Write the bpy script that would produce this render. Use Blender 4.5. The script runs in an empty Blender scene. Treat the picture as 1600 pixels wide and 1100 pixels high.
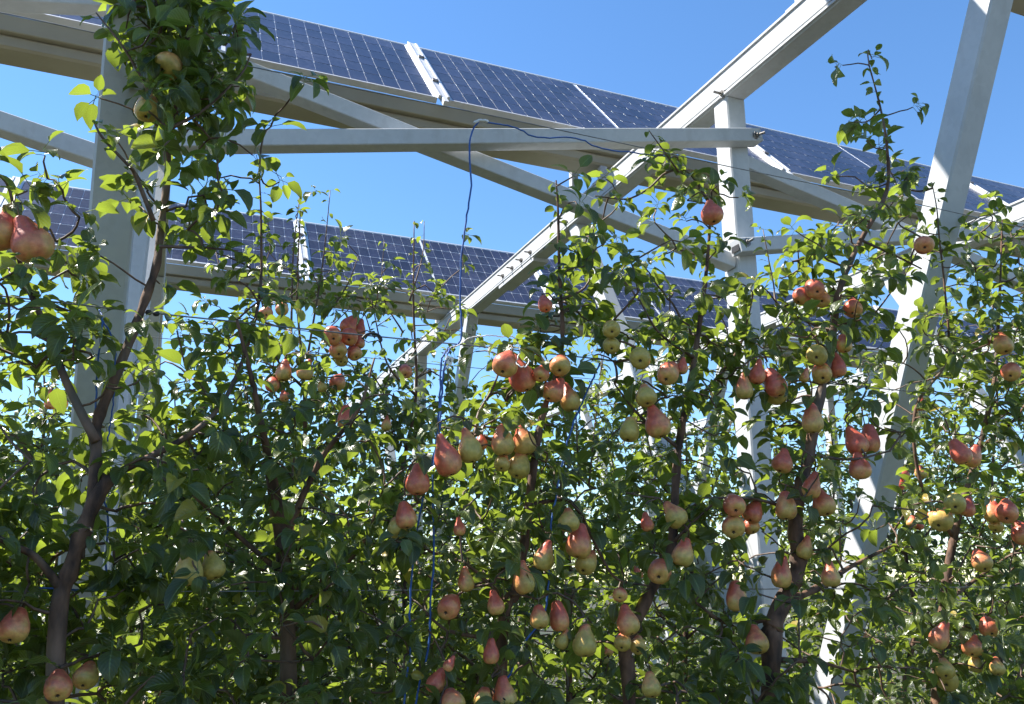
import bpy, bmesh, math, random
import numpy as np
from mathutils import Vector, Matrix

rng = np.random.default_rng(11)
random.seed(5)
sc = bpy.context.scene
COL = sc.collection
R2 = math.radians

# ------------------------------------------------------------------ camera
FPX, PIT, YAW, EYE = 1350.0, R2(14.8), R2(22.1), 1.6
cam = bpy.data.cameras.new('camera')
cam.sensor_width = 36.0
cam.lens = FPX / 1600.0 * 36.0
cam.clip_start = 0.05
cam.clip_end = 3000.0
camo = bpy.data.objects.new('camera', cam)
COL.objects.link(camo)
camo.location = (0, 0, EYE)
camo.rotation_euler = (math.pi / 2 + PIT, 0, 0)
sc.camera = camo

# row directions: R runs along the tree rows (to the right and away), N across them (away)
RV = np.array([math.cos(YAW), math.sin(YAW), 0.0])
NV = np.array([-math.sin(YAW), math.cos(YAW), 0.0])
ZV = np.array([0.0, 0.0, 1.0])

# ------------------------------------------------------------------ light
SUN = -0.60 * RV + 0.45 * NV + 1.0 * ZV
SUN = SUN / np.linalg.norm(SUN)
sun = bpy.data.lights.new('sun', 'SUN')
sun.energy = 5.0
sun.angle = R2(0.5)
sun.color = (1.0, 0.95, 0.87)
suno = bpy.data.objects.new('sun', sun)
COL.objects.link(suno)
suno.rotation_mode = 'QUATERNION'
suno.rotation_quaternion = Vector(SUN).to_track_quat('Z', 'Y')
suno.location = (0, 0, 20)

world = bpy.data.worlds.new('World')
sc.world = world
world.use_nodes = True
wn = world.node_tree.nodes
sky = wn.new('ShaderNodeTexSky')
sky.sky_type = 'NISHITA'
sky.sun_disc = False
sky.sun_elevation = math.asin(SUN[2])
sky.sun_rotation = math.atan2(SUN[0], SUN[1])
sky.altitude = 0
sky.air_density = 1.0
sky.dust_density = 0.0
sky.ozone_density = 4.0
wn['Background'].inputs['Strength'].default_value = 0.0965
grade = wn.new('ShaderNodeHueSaturation')          # the phone camera's richer blue, the same over the whole sky
grade.inputs['Saturation'].default_value = 1.14
world.node_tree.links.new(sky.outputs[0], grade.inputs['Color'])
world.node_tree.links.new(grade.outputs[0], wn['Background'].inputs['Color'])

vs = sc.view_settings
vs.view_transform = 'Standard'
vs.look = 'None'
vs.gamma = 1.0
vs.use_curve_mapping = False
vs.exposure = 1.40
cy = sc.cycles
cy.max_bounces, cy.diffuse_bounces, cy.glossy_bounces, cy.transmission_bounces = 6, 3, 2, 4

# ------------------------------------------------------------------ geometry helpers
def W(r, n, z):
    """row coordinates (along, across, height above the eye) to world"""
    p = r * RV + n * NV
    return np.array([p[0], p[1], EYE + z])

def ray(x, y):
    u, v = (x - 800) / FPX, (550 - y) / FPX
    d = np.array([u, math.cos(PIT) - math.sin(PIT) * v, math.sin(PIT) + math.cos(PIT) * v])
    return np.array([d @ RV, d @ NV, d[2]])

def px(x, y, n):
    """point seen at photo pixel (x, y) that stands n metres across the rows"""
    d = ray(x, y)
    d = d * n / d[1]
    return W(d[0], n, d[2])

def proj(P):
    P = np.atleast_2d(P)
    y = P[:, 1]; z = P[:, 2] - EYE
    c = y * math.cos(PIT) + z * math.sin(PIT)
    v = -y * math.sin(PIT) + z * math.cos(PIT)
    return 800 + FPX * P[:, 0] / c, 550 - FPX * v / c, c

def mk_mesh(name, V, F, smooth=False, uv=None, tint=None, mat=None):
    me = bpy.data.meshes.new(name)
    V = np.asarray(V, dtype=np.float32)
    if isinstance(F, np.ndarray):
        k = F.shape[1]
        me.vertices.add(len(V)); me.vertices.foreach_set('co', V.ravel())
        me.loops.add(F.size); me.loops.foreach_set('vertex_index', F.ravel().astype(np.int32))
        me.polygons.add(len(F))
        me.polygons.foreach_set('loop_start', np.arange(0, F.size, k, dtype=np.int32))
        me.update(calc_edges=True)
    else:
        me.from_pydata([tuple(map(float, v)) for v in V], [], F)
        me.update()
    if smooth:
        me.polygons.foreach_set('use_smooth', np.ones(len(me.polygons), dtype=bool))
    if uv is not None:
        lay = me.uv_layers.new(name='UVMap')
        vi = np.empty(len(me.loops), dtype=np.int32)
        me.loops.foreach_get('vertex_index', vi)
        lay.data.foreach_set('uv', np.asarray(uv, dtype=np.float32)[vi].ravel())
    if tint is not None:
        at = me.attributes.new('tint', 'FLOAT', 'POINT')
        at.data.foreach_set('value', np.asarray(tint, dtype=np.float32))
    if mat:
        me.materials.append(mat)
    return me

def link(name, me, parent=None, loc=None):
    o = bpy.data.objects.new(name, me)
    COL.objects.link(o)
    if parent is not None:
        o.parent = parent
    if loc is not None:
        o.location = [float(c) for c in loc]
    return o

def tag(o, label=None, cat=None, group=None, kind=None):
    if label: o['label'] = label
    if cat: o['category'] = cat
    if group: o['group'] = group
    if kind: o['kind'] = kind
    return o

def empty(name, loc):
    o = bpy.data.objects.new(name, None)
    o.empty_display_size = 0.1
    COL.objects.link(o)
    o.location = [float(c) for c in loc]
    return o

class MB:
    """collects shapes in world space, then builds one mesh relative to an origin"""
    def __init__(self):
        self.V, self.F = [], []
    def add(self, V, F):
        o = len(self.V)
        self.V += [np.asarray(v, float) for v in V]
        self.F += [[i + o for i in f] for f in F]
        return self
    def beam(self, p0, p1, w, h, side, ch=0.006, e0=0.0, e1=0.0):
        """box section from p0 to p1: width w along side, height h across; chamfered edges"""
        p0, p1, side = map(lambda q: np.asarray(q, float), (p0, p1, side))
        ax = p1 - p0; ax /= np.linalg.norm(ax)
        p0 = p0 - ax * e0; p1 = p1 + ax * e1
        s = side - ax * (side @ ax); s /= np.linalg.norm(s)
        u = np.cross(ax, s)
        a, b = w / 2, h / 2
        prof = [(-a + ch, -b), (a - ch, -b), (a, -b + ch), (a, b - ch), (a - ch, b), (-a + ch, b), (-a, b - ch), (-a, -b + ch)]
        V = [p0 + s * x + u * y for x, y in prof] + [p1 + s * x + u * y for x, y in prof]
        F = [[i, (i + 1) % 8, 8 + (i + 1) % 8, 8 + i] for i in range(8)]
        F += [list(range(7, -1, -1)), list(range(8, 16))]
        return self.add(V, F)
    def box(self, c, ex, ey, ez):
        c, ex, ey, ez = map(lambda q: np.asarray(q, float), (c, ex, ey, ez))
        V = [c + ex * i + ey * j + ez * k for i in (-.5, .5) for j in (-.5, .5) for k in (-.5, .5)]
        F = [[0, 1, 3, 2], [4, 6, 7, 5], [0, 4, 5, 1], [2, 3, 7, 6], [0, 2, 6, 4], [1, 5, 7, 3]]
        return self.add(V, F)
    def tube(self, pts, rad, sides=6, cap=True):
        pts = [np.asarray(p, float) for p in pts]
        n = len(pts)
        if np.isscalar(rad): rad = [rad] * n
        V, F = [], []
        ref = None
        for i in range(n):
            t = pts[min(i + 1, n - 1)] - pts[max(i - 1, 0)]
            t = t / (np.linalg.norm(t) + 1e-9)
            if ref is None:
                ref = np.array([1.0, 0, 0]) if abs(t[0]) < .8 else np.array([0, 1.0, 0])
            ref = ref - t * (ref @ t); ref = ref / (np.linalg.norm(ref) + 1e-9)
            b = np.cross(t, ref)
            for k in range(sides):
                a = 2 * math.pi * k / sides
                V.append(pts[i] + rad[i] * (math.cos(a) * ref + math.sin(a) * b))
        for i in range(n - 1):
            for k in range(sides):
                F.append([i * sides + k, i * sides + (k + 1) % sides, (i + 1) * sides + (k + 1) % sides, (i + 1) * sides + k])
        if cap:
            F.append(list(range(sides - 1, -1, -1)))
            F.append([(n - 1) * sides + k for k in range(sides)])
        return self.add(V, F)
    def build(self, name, mat, parent=None, origin=(0, 0, 0), smooth=False):
        o3 = np.asarray(origin, float)
        me = mk_mesh(name, np.array(self.V) - o3, self.F, smooth=smooth, mat=mat)
        bm = bmesh.new(); bm.from_mesh(me)
        bmesh.ops.recalc_face_normals(bm, faces=bm.faces)
        bm.to_mesh(me); bm.free()
        if smooth:
            me.polygons.foreach_set('use_smooth', np.ones(len(me.polygons), dtype=bool))
        ob = link(name, me, parent)
        if parent is None:
            ob.location = [float(c) for c in o3]
        return ob

def smooth_path(pts, per=6):
    pts = [np.asarray(p, float) for p in pts]
    if len(pts) < 3: return [pts[0] + (pts[-1] - pts[0]) * t for t in np.linspace(0, 1, per)]
    out = []
    P = [2 * pts[0] - pts[1]] + pts + [2 * pts[-1] - pts[-2]]
    for i in range(1, len(P) - 2):
        for t in np.linspace(0, 1, per, endpoint=False):
            a, b, c, d = P[i - 1], P[i], P[i + 1], P[i + 2]
            out.append(0.5 * ((2 * b) + (-a + c) * t + (2 * a - 5 * b + 4 * c - d) * t * t + (-a + 3 * b - 3 * c + d) * t ** 3))
    out.append(pts[-1])
    return out

# ------------------------------------------------------------------ materials
def new_mat(name):
    m = bpy.data.materials.new(name); m.use_nodes = True
    nt = m.node_tree
    return m, nt.nodes, nt.links, nt.nodes['Principled BSDF']

def noise_col(N, L, c0, c1, scale, detail=4, stretch=None, lo=0.35, hi=0.65, coord='Object'):
    tc = N.new('ShaderNodeTexCoord')
    src = tc.outputs[coord]
    if stretch:
        mp = N.new('ShaderNodeMapping'); mp.inputs['Scale'].default_value = stretch
        L.new(src, mp.inputs['Vector']); src = mp.outputs[0]
    nz = N.new('ShaderNodeTexNoise'); nz.inputs['Scale'].default_value = scale; nz.inputs['Detail'].default_value = detail
    L.new(src, nz.inputs['Vector'])
    rp = N.new('ShaderNodeValToRGB')
    rp.color_ramp.elements[0].position = lo; rp.color_ramp.elements[1].position = hi
    rp.color_ramp.elements[0].color = (*c0, 1); rp.color_ramp.elements[1].color = (*c1, 1)
    L.new(nz.outputs['Fac'], rp.inputs['Fac'])
    return rp, nz, src

def simple(name, c0, c1, scale=6, rough=0.5, metal=0.0, bump=0.0, stretch=None, spec=0.5):
    m, N, L, B = new_mat(name)
    rp, nz, _ = noise_col(N, L, c0, c1, scale, stretch=stretch)
    L.new(rp.outputs[0], B.inputs['Base Color'])
    B.inputs['Roughness'].default_value = rough
    B.inputs['Metallic'].default_value = metal
    B.inputs['Specular IOR Level'].default_value = spec
    if bump:
        bp = N.new('ShaderNodeBump'); bp.inputs['Strength'].default_value = bump; bp.inputs['Distance'].default_value = 0.004
        L.new(nz.outputs['Fac'], bp.inputs['Height']); L.new(bp.outputs[0], B.inputs['Normal'])
    return m

M = {}
M['alu'] = simple('galvanised_paint', (.47, .49, .515), (.535, .55, .565), 5, .55, 0, .04, (1, 1, 1), .25)
m = M['alu']; N = m.node_tree.nodes; L = m.node_tree.links; B = N['Principled BSDF']
src = B.inputs['Base Color'].links[0].from_socket
gp = N.new('ShaderNodeNewGeometry')
mp = N.new('ShaderNodeMapping'); mp.inputs['Scale'].default_value = (9, 9, 1.6); L.new(gp.outputs['Position'], mp.inputs['Vector'])
s1 = N.new('ShaderNodeTexNoise'); s1.inputs['Scale'].default_value = 2.2; s1.inputs['Detail'].default_value = 8; L.new(mp.outputs[0], s1.inputs['Vector'])
s2 = N.new('ShaderNodeTexVoronoi'); s2.inputs['Scale'].default_value = 55; L.new(gp.outputs['Position'], s2.inputs['Vector'])
sm_ = N.new('ShaderNodeMapRange'); sm_.inputs[1].default_value = .52; sm_.inputs[2].default_value = .74; sm_.inputs[3].default_value = 0; sm_.inputs[4].default_value = .22
L.new(s1.outputs['Fac'], sm_.inputs[0])
g1 = N.new('ShaderNodeMixRGB'); g1.inputs[2].default_value = (.30, .28, .25, 1); L.new(sm_.outputs[0], g1.inputs[0]); L.new(src, g1.inputs[1])
g2 = N.new('ShaderNodeMixRGB'); g2.blend_type = 'SOFT_LIGHT'; g2.inputs[0].default_value = .10; L.new(g1.outputs[0], g2.inputs[1]); L.new(s2.outputs['Color'], g2.inputs[2])
bw = N.new('ShaderNodeRGBToBW'); L.new(s2.outputs['Color'], bw.inputs[0]); L.new(bw.outputs[0], g2.inputs[2])
L.new(g2.outputs[0], B.inputs['Base Color'])
M['alu_b'] = simple('aluminium_rail', (.62, .62, .62), (.72, .72, .71), 9, .45, .1)
M['purlin'] = simple('zinc_purlin', (.34, .31, .22), (.41, .375, .27), 3, .6, 0)
M['frame_al'] = simple('panel_frame', (.62, .63, .64), (.70, .70, .70), 12, .4, .3)
M['steel'] = simple('bolt_steel', (.16, .15, .14), (.28, .27, .26), 60, .45, .7)
M['wire'] = simple('wire_steel', (.18, .18, .18), (.30, .30, .29), 30, .45, .8)
M['black'] = simple('black_plastic_and_shade', (.012, .012, .012), (.025, .025, .025), 30, .5)
M['blue'] = simple('blue_string', (.02, .075, .27), (.04, .12, .36), 90, .6, 0, .2)
M['whitec'] = simple('white_cord', (.62, .61, .58), (.72, .72, .70), 60, .6)
M['tag'] = simple('tag_plastic', (.74, .69, .56), (.80, .76, .64), 20, .55)
M['ink'] = simple('tag_ink', (.02, .018, .015), (.05, .04, .03), 40, .7)
M['backsheet'] = simple('white_backsheet', (.68, .69, .72), (.74, .75, .77), 15, .22)

# solar cell: dark blue silicon under dusty glass
m, N, L, B = new_mat('solar_cell')
rp, nz, src = noise_col(N, L, (.010, .012, .030), (.018, .022, .052), 3.0, 5)
n2 = N.new('ShaderNodeTexNoise'); n2.inputs['Scale'].default_value = 38; n2.inputs['Detail'].default_value = 6
gx = N.new('ShaderNodeNewGeometry'); L.new(gx.outputs['Position'], n2.inputs['Vector'])
n3 = N.new('ShaderNodeTexNoise'); n3.inputs['Scale'].default_value = 2.3; n3.inputs['Detail'].default_value = 3
L.new(gx.outputs['Position'], n3.inputs['Vector'])
mul = N.new('ShaderNodeMath'); mul.operation = 'MULTIPLY'
L.new(n2.outputs['Fac'], mul.inputs[0]); L.new(n3.outputs['Fac'], mul.inputs[1])
dr = N.new('ShaderNodeMapRange'); dr.inputs[1].default_value = .20; dr.inputs[2].default_value = .48
dr.inputs[3].default_value = .07; dr.inputs[4].default_value = .34
L.new(mul.outputs[0], dr.inputs[0])
mx = N.new('ShaderNodeMixRGB'); mx.inputs[2].default_value = (.20, .20, .25, 1)
L.new(dr.outputs[0], mx.inputs[0]); L.new(rp.outputs[0], mx.inputs[1])
oi = N.new('ShaderNodeObjectInfo')
hv = N.new('ShaderNodeHueSaturation')
vr = N.new('ShaderNodeMapRange'); vr.inputs[3].default_value = .75; vr.inputs[4].default_value = 1.25
L.new(oi.outputs['Random'], vr.inputs[0]); L.new(vr.outputs[0], hv.inputs['Value'])
L.new(mx.outputs[0], hv.inputs['Color']); L.new(hv.outputs[0], B.inputs['Base Color'])
B.inputs['Roughness'].default_value = .30
B.inputs['Specular IOR Level'].default_value = .35
B.inputs['Coat Weight'].default_value = .15; B.inputs['Coat Roughness'].default_value = .15
M['cell'] = m

# bark
m, N, L, B = new_mat('pear_bark')
rp, nz, src = noise_col(N, L, (.035, .017, .010), (.20, .105, .062), 38, 9, (1, 1, .45), .34, .66)
n2 = N.new('ShaderNodeTexNoise'); n2.inputs['Scale'].default_value = 9; L.new(src, n2.inputs['Vector'])
r2 = N.new('ShaderNodeValToRGB'); r2.color_ramp.elements[0].position = .52; r2.color_ramp.elements[1].position = .66
r2.color_ramp.elements[0].color = (0, 0, 0, 1); r2.color_ramp.elements[1].color = (.5, .5, .5, 1)
L.new(n2.outputs['Fac'], r2.inputs['Fac'])
mx = N.new('ShaderNodeMixRGB'); mx.inputs[2].default_value = (.20, .165, .13, 1)
L.new(r2.outputs[0], mx.inputs[0]); L.new(rp.outputs[0], mx.inputs[1]); L.new(mx.outputs[0], B.inputs['Base Color'])
bp = N.new('ShaderNodeBump'); bp.inputs['Strength'].default_value = 1.0; bp.inputs['Distance'].default_value = .007
L.new(nz.outputs['Fac'], bp.inputs['Height']); L.new(bp.outputs[0], B.inputs['Normal'])
B.inputs['Roughness'].default_value = .8
M['bark'] = m
M['twig'] = simple('twig_bark', (.07, .040, .028), (.16, .095, .06), 70, .6, 0, .3)

# pear leaf: glossy dark upper side, paler underside, light shining through the blade
def leaf_mat(name, dark, light, under, trans, gloss=.34):
    m, N, L, B = new_mat(name)
    out = N['Material Output']
    at = N.new('ShaderNodeAttribute'); at.attribute_name = 'tint'
    rp = N.new('ShaderNodeValToRGB')
    e = rp.color_ramp.elements
    e[0].position = 0; e[0].color = (*dark, 1); e[1].position = .88; e[1].color = (*light, 1)
    x = e.new(1.0); x.color = (.30, .22, .04, 1)
    L.new(at.outputs['Fac'], rp.inputs['Fac'])
    geo = N.new('ShaderNodeNewGeometry')
    mu = N.new('ShaderNodeMixRGB'); mu.inputs[2].default_value = (*under, 1)
    sc2 = N.new('ShaderNodeMath'); sc2.operation = 'MULTIPLY'; sc2.inputs[1].default_value = .75
    L.new(geo.outputs['Backfacing'], sc2.inputs[0]); L.new(sc2.outputs[0], mu.inputs[0]); L.new(rp.outputs[0], mu.inputs[1])
    # midrib and side veins from the blade's own coordinates
    uv = N.new('ShaderNodeUVMap'); uv.uv_map = 'UVMap'
    sx = N.new('ShaderNodeSeparateXYZ'); L.new(uv.outputs[0], sx.inputs[0])
    ab = N.new('ShaderNodeMath'); ab.operation = 'ABSOLUTE'; L.new(sx.outputs['Y'], ab.inputs[0])
    mr = N.new('ShaderNodeMapRange'); mr.inputs[1].default_value = .02; mr.inputs[2].default_value = .09
    mr.inputs[3].default_value = .75; mr.inputs[4].default_value = 0
    L.new(ab.outputs[0], mr.inputs[0])
    v1 = N.new('ShaderNodeMath'); v1.operation = 'MULTIPLY_ADD'; v1.inputs[1].default_value = -.35
    L.new(ab.outputs[0], v1.inputs[0]); L.new(sx.outputs['X'], v1.inputs[2])
    v2 = N.new('ShaderNodeMath'); v2.operation = 'MULTIPLY'; v2.inputs[1].default_value = 50; L.new(v1.outputs[0], v2.inputs[0])
    v3 = N.new('ShaderNodeMath'); v3.operation = 'SINE'; L.new(v2.outputs[0], v3.inputs[0])
    vr = N.new('ShaderNodeMapRange'); vr.inputs[1].default_value = .8; vr.inputs[2].default_value = 1; vr.inputs[3].default_value = 0; vr.inputs[4].default_value = .22
    L.new(v3.outputs[0], vr.inputs[0])
    mxv = N.new('ShaderNodeMath'); mxv.operation = 'MAXIMUM'; L.new(mr.outputs[0], mxv.inputs[0]); L.new(vr.outputs[0], mxv.inputs[1])
    mv = N.new('ShaderNodeMixRGB'); mv.inputs[2].default_value = (.22, .27, .09, 1)
    L.new(mxv.outputs[0], mv.inputs[0]); L.new(mu.outputs[0], mv.inputs[1])
    pn = N.new('ShaderNodeTexNoise'); pn.inputs['Scale'].default_value = 75; pn.inputs['Detail'].default_value = 3
    L.new(geo.outputs['Position'], pn.inputs['Vector'])
    ps = N.new('ShaderNodeMapRange'); ps.inputs[1].default_value = .66; ps.inputs[2].default_value = .72; ps.inputs[3].default_value = 0; ps.inputs[4].default_value = .85
    L.new(pn.outputs['Fac'], ps.inputs[0])
    mb_ = N.new('ShaderNodeMixRGB'); mb_.inputs[2].default_value = (.10, .055, .02, 1)
    L.new(ps.outputs[0], mb_.inputs[0]); L.new(mv.outputs[0], mb_.inputs[1])
    L.new(mb_.outputs[0], B.inputs['Base Color'])
    B.inputs['Roughness'].default_value = gloss
    B.inputs['Specular IOR Level'].default_value = .52
    bp = N.new('ShaderNodeBump'); bp.inputs['Strength'].default_value = .25; bp.inputs['Distance'].default_value = .002
    L.new(v3.outputs[0], bp.inputs['Height']); L.new(bp.outputs[0], B.inputs['Normal'])
    tr = N.new('ShaderNodeBsdfTranslucent')
    th = N.new('ShaderNodeHueSaturation'); th.inputs['Color'].default_value = (*trans, 1)
    tv = N.new('ShaderNodeMapRange'); tv.inputs[3].default_value = .75; tv.inputs[4].default_value = 1.3
    L.new(at.outputs['Fac'], tv.inputs[0]); L.new(tv.outputs[0], th.inputs['Value'])
    L.new(th.outputs[0], tr.inputs['Color'])
    ms = N.new('ShaderNodeMixShader'); ms.inputs[0].default_value = .31
    L.new(B.outputs[0], ms.inputs[1]); L.new(tr.outputs[0], ms.inputs[2]); L.new(ms.outputs[0], out.inputs['Surface'])
    return m
M['leaf'] = leaf_mat('pear_leaf', (.016, .024, .008), (.062, .090, .020), (.085, .105, .040), (.38, .50, .05), .28)

# pear skin: yellow green ground colour, red blush set by each fruit's own object colour
m, N, L, B = new_mat('pear_skin')
oi = N.new('ShaderNodeObjectInfo')
sep = N.new('ShaderNodeSeparateColor'); L.new(oi.outputs['Color'], sep.inputs[0])
tc = N.new('ShaderNodeTexCoord')
sx = N.new('ShaderNodeSeparateXYZ'); L.new(tc.outputs['Object'], sx.inputs[0])
nz = N.new('ShaderNodeTexNoise'); nz.inputs['Scale'].default_value = 1.6; nz.inputs['Detail'].default_value = 5
vadd = N.new('ShaderNodeVectorMath'); vadd.operation = 'ADD'
vm = N.new('ShaderNodeVectorMath'); vm.operation = 'SCALE'; vm.inputs['Scale'].default_value = 37.0
cmb = N.new('ShaderNodeCombineXYZ'); L.new(oi.outputs['Random'], cmb.inputs[0]); L.new(oi.outputs['Random'], cmb.inputs[1])
L.new(cmb.outputs[0], vm.inputs[0]); L.new(vm.outputs[0], vadd.inputs[0]); L.new(tc.outputs['Object'], vadd.inputs[1])
L.new(vadd.outputs[0], nz.inputs['Vector'])
# blush = 1.1*colour + z*gain + x*side + noise
a1 = N.new('ShaderNodeMath'); a1.operation = 'MULTIPLY_ADD'; a1.inputs[1].default_value = .42; L.new(sx.outputs['Z'], a1.inputs[0]); L.new(sep.outputs[0], a1.inputs[2])
a2 = N.new('ShaderNodeMath'); a2.operation = 'MULTIPLY_ADD'; a2.inputs[1].default_value = -.22; L.new(sx.outputs['X'], a2.inputs[0]); L.new(a1.outputs[0], a2.inputs[2])
a3 = N.new('ShaderNodeMath'); a3.operation = 'MULTIPLY_ADD'; a3.inputs[1].default_value = .8; L.new(nz.outputs['Fac'], a3.inputs[0]); L.new(a2.outputs[0], a3.inputs[2])
mr = N.new('ShaderNodeMapRange'); mr.interpolation_type = 'SMOOTHSTEP'
mr.inputs[1].default_value = .62; mr.inputs[2].default_value = 1.25
L.new(a3.outputs[0], mr.inputs[0])
ramp = N.new('ShaderNodeValToRGB'); e = ramp.color_ramp.elements
e[0].position = 0; e[0].color = (.46, .35, .08, 1); e[1].position = 1; e[1].color = (.53, .105, .06, 1)
x = e.new(.35); x.color = (.62, .38, .11, 1)
x = e.new(.68); x.color = (.68, .27, .11, 1)
L.new(mr.outputs[0], ramp.inputs['Fac'])
vo = N.new('ShaderNodeTexVoronoi'); vo.inputs['Scale'].default_value = 15; L.new(tc.outputs['Object'], vo.inputs['Vector'])
dots = N.new('ShaderNodeMapRange'); dots.inputs[1].default_value = .06; dots.inputs[2].default_value = .16; dots.inputs[3].default_value = .75; dots.inputs[4].default_value = 0
L.new(vo.outputs['Distance'], dots.inputs[0])
mx = N.new('ShaderNodeMixRGB'); mx.inputs[2].default_value = (.50, .38, .20, 1)
L.new(dots.outputs[0], mx.inputs[0]); L.new(ramp.outputs[0], mx.inputs[1])
n4 = N.new('ShaderNodeTexNoise'); n4.inputs['Scale'].default_value = 5; n4.inputs['Detail'].default_value = 8; L.new(vadd.outputs[0], n4.inputs['Vector'])
hs = N.new('ShaderNodeHueSaturation'); hm = N.new('ShaderNodeMapRange'); hm.inputs[1].default_value = .3; hm.inputs[2].default_value = .7; hm.inputs[3].default_value = .78; hm.inputs[4].default_value = 1.2
L.new(n4.outputs['Fac'], hm.inputs[0]); L.new(hm.outputs[0], hs.inputs['Value']); L.new(mx.outputs[0], hs.inputs['Color'])
n5 = N.new('ShaderNodeTexNoise'); n5.inputs['Scale'].default_value = 3.2; n5.inputs['Detail'].default_value = 9; n5.inputs['Roughness'].default_value = .7
L.new(vadd.outputs[0], n5.inputs['Vector'])
rz = N.new('ShaderNodeMapRange'); rz.inputs[1].default_value = .60; rz.inputs[2].default_value = .72; rz.inputs[3].default_value = 0; rz.inputs[4].default_value = .6
L.new(n5.outputs['Fac'], rz.inputs[0])
rm = N.new('ShaderNodeMixRGB'); rm.inputs[2].default_value = (.26, .15, .06, 1)
L.new(rz.outputs[0], rm.inputs[0]); L.new(hs.outputs[0], rm.inputs[1]); L.new(rm.outputs[0], B.inputs['Base Color'])
B.inputs['Roughness'].default_value = .40
B.inputs['Subsurface Weight'].default_value = .06
B.inputs['Subsurface Radius'].default_value = (.5, .2, .08)
B.inputs['Subsurface Scale'].default_value = .01
bp = N.new('ShaderNodeBump'); bp.inputs['Strength'].default_value = .12; bp.inputs['Distance'].default_value = .02
L.new(n4.outputs['Fac'], bp.inputs['Height']); L.new(bp.outputs[0], B.inputs['Normal'])
M['pear'] = m
M['calyx'] = simple('calyx_brown', (.02, .014, .01), (.06, .04, .025), 8, .8)
M['stem'] = simple('fruit_stem', (.10, .07, .03), (.18, .14, .06), 30, .6)

# ground: dry pale soil with straw and weeds
m, N, L, B = new_mat('orchard_soil')
rp, nz, src = noise_col(N, L, (.030, .028, .016), (.055, .048, .028), 1.3, 9, None, .3, .7)
n2 = N.new('ShaderNodeTexNoise'); n2.inputs['Scale'].default_value = .7; n2.inputs['Detail'].default_value = 7; L.new(src, n2.inputs['Vector'])
r2 = N.new('ShaderNodeValToRGB'); r2.color_ramp.elements[0].position = .52; r2.color_ramp.elements[1].position = .62
L.new(n2.outputs['Fac'], r2.inputs['Fac'])
mx = N.new('ShaderNodeMixRGB'); mx.inputs[2].default_value = (.022, .034, .011, 1)
L.new(r2.outputs[0], mx.inputs[0]); L.new(rp.outputs[0], mx.inputs[1]); L.new(mx.outputs[0], B.inputs['Base Color'])
bp = N.new('ShaderNodeBump'); bp.inputs['Strength'].default_value = .6; bp.inputs['Distance'].default_value = .05
L.new(nz.outputs['Fac'], bp.inputs['Height']); L.new(bp.outputs[0], B.inputs['Normal'])
B.inputs['Roughness'].default_value = .95
M['soil'] = m

# ------------------------------------------------------------------ ground
G = 48
xs = np.sign(np.linspace(-1, 1, G)) * np.abs(np.linspace(-1, 1, G)) ** 3 * 900
V = np.array([[x, y, 0.05 * math.sin(x * .7 + 1) * math.cos(y * .5) if math.hypot(x, y) < 40 else 0] for y in xs for x in xs])
F = np.array([[j * G + i, j * G + i + 1, (j + 1) * G + i + 1, (j + 1) * G + i] for j in range(G - 1) for i in range(G - 1)])
tag(link('ground', mk_mesh('ground', V, F, True, mat=M['soil'])), 'dry pale soil floor of the orchard', None, None, 'structure')

# ------------------------------------------------------------------ steel canopy frames
def solid(a, b, mb=None):
    return mb or MB()

def bolt(mb, c, d, r=.009, l=.022):
    """hex bolt head with a washer and thread end, standing on point c along d"""
    c = np.asarray(c, float); d = np.asarray(d, float) / np.linalg.norm(d)
    mb.tube([c - d * .002, c + d * .003], [r * 1.7, r * 1.7], 10)
    mb.tube([c + d * .003, c + d * .013], [r, r], 6)
    mb.tube([c + d * .013, c + d * (.013 + l)], [r * .5, r * .5], 6)

STRUT = lambda n0, z: n0 + (1.59 - 2.85) - (z - 1.73) * .467     # leg that leans towards the eye
CLEG = lambda n0, z: n0 - .10 + (z + .8) * .585                   # leg that leans away
LW = .098                                                         # section width
RAF0, RAF1 = 2.11, 2.258                                          # rafter underside and top

frame_spots = [(-.205, 'left'), (2.20, 'mid'), (4.72, 'right'), (7.20, 'far')]
frame_labels = {
    'left': 'pale metal canopy frame with wide post at left, behind the dark leaning trunk',
    'mid': 'pale metal canopy frame with bolted rafter running diagonally across the middle',
    'right': 'pale metal canopy frame whose bright rafter end shows at the right edge',
    'far': 'pale metal canopy frame farthest right, almost hidden behind the trees'}

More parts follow.
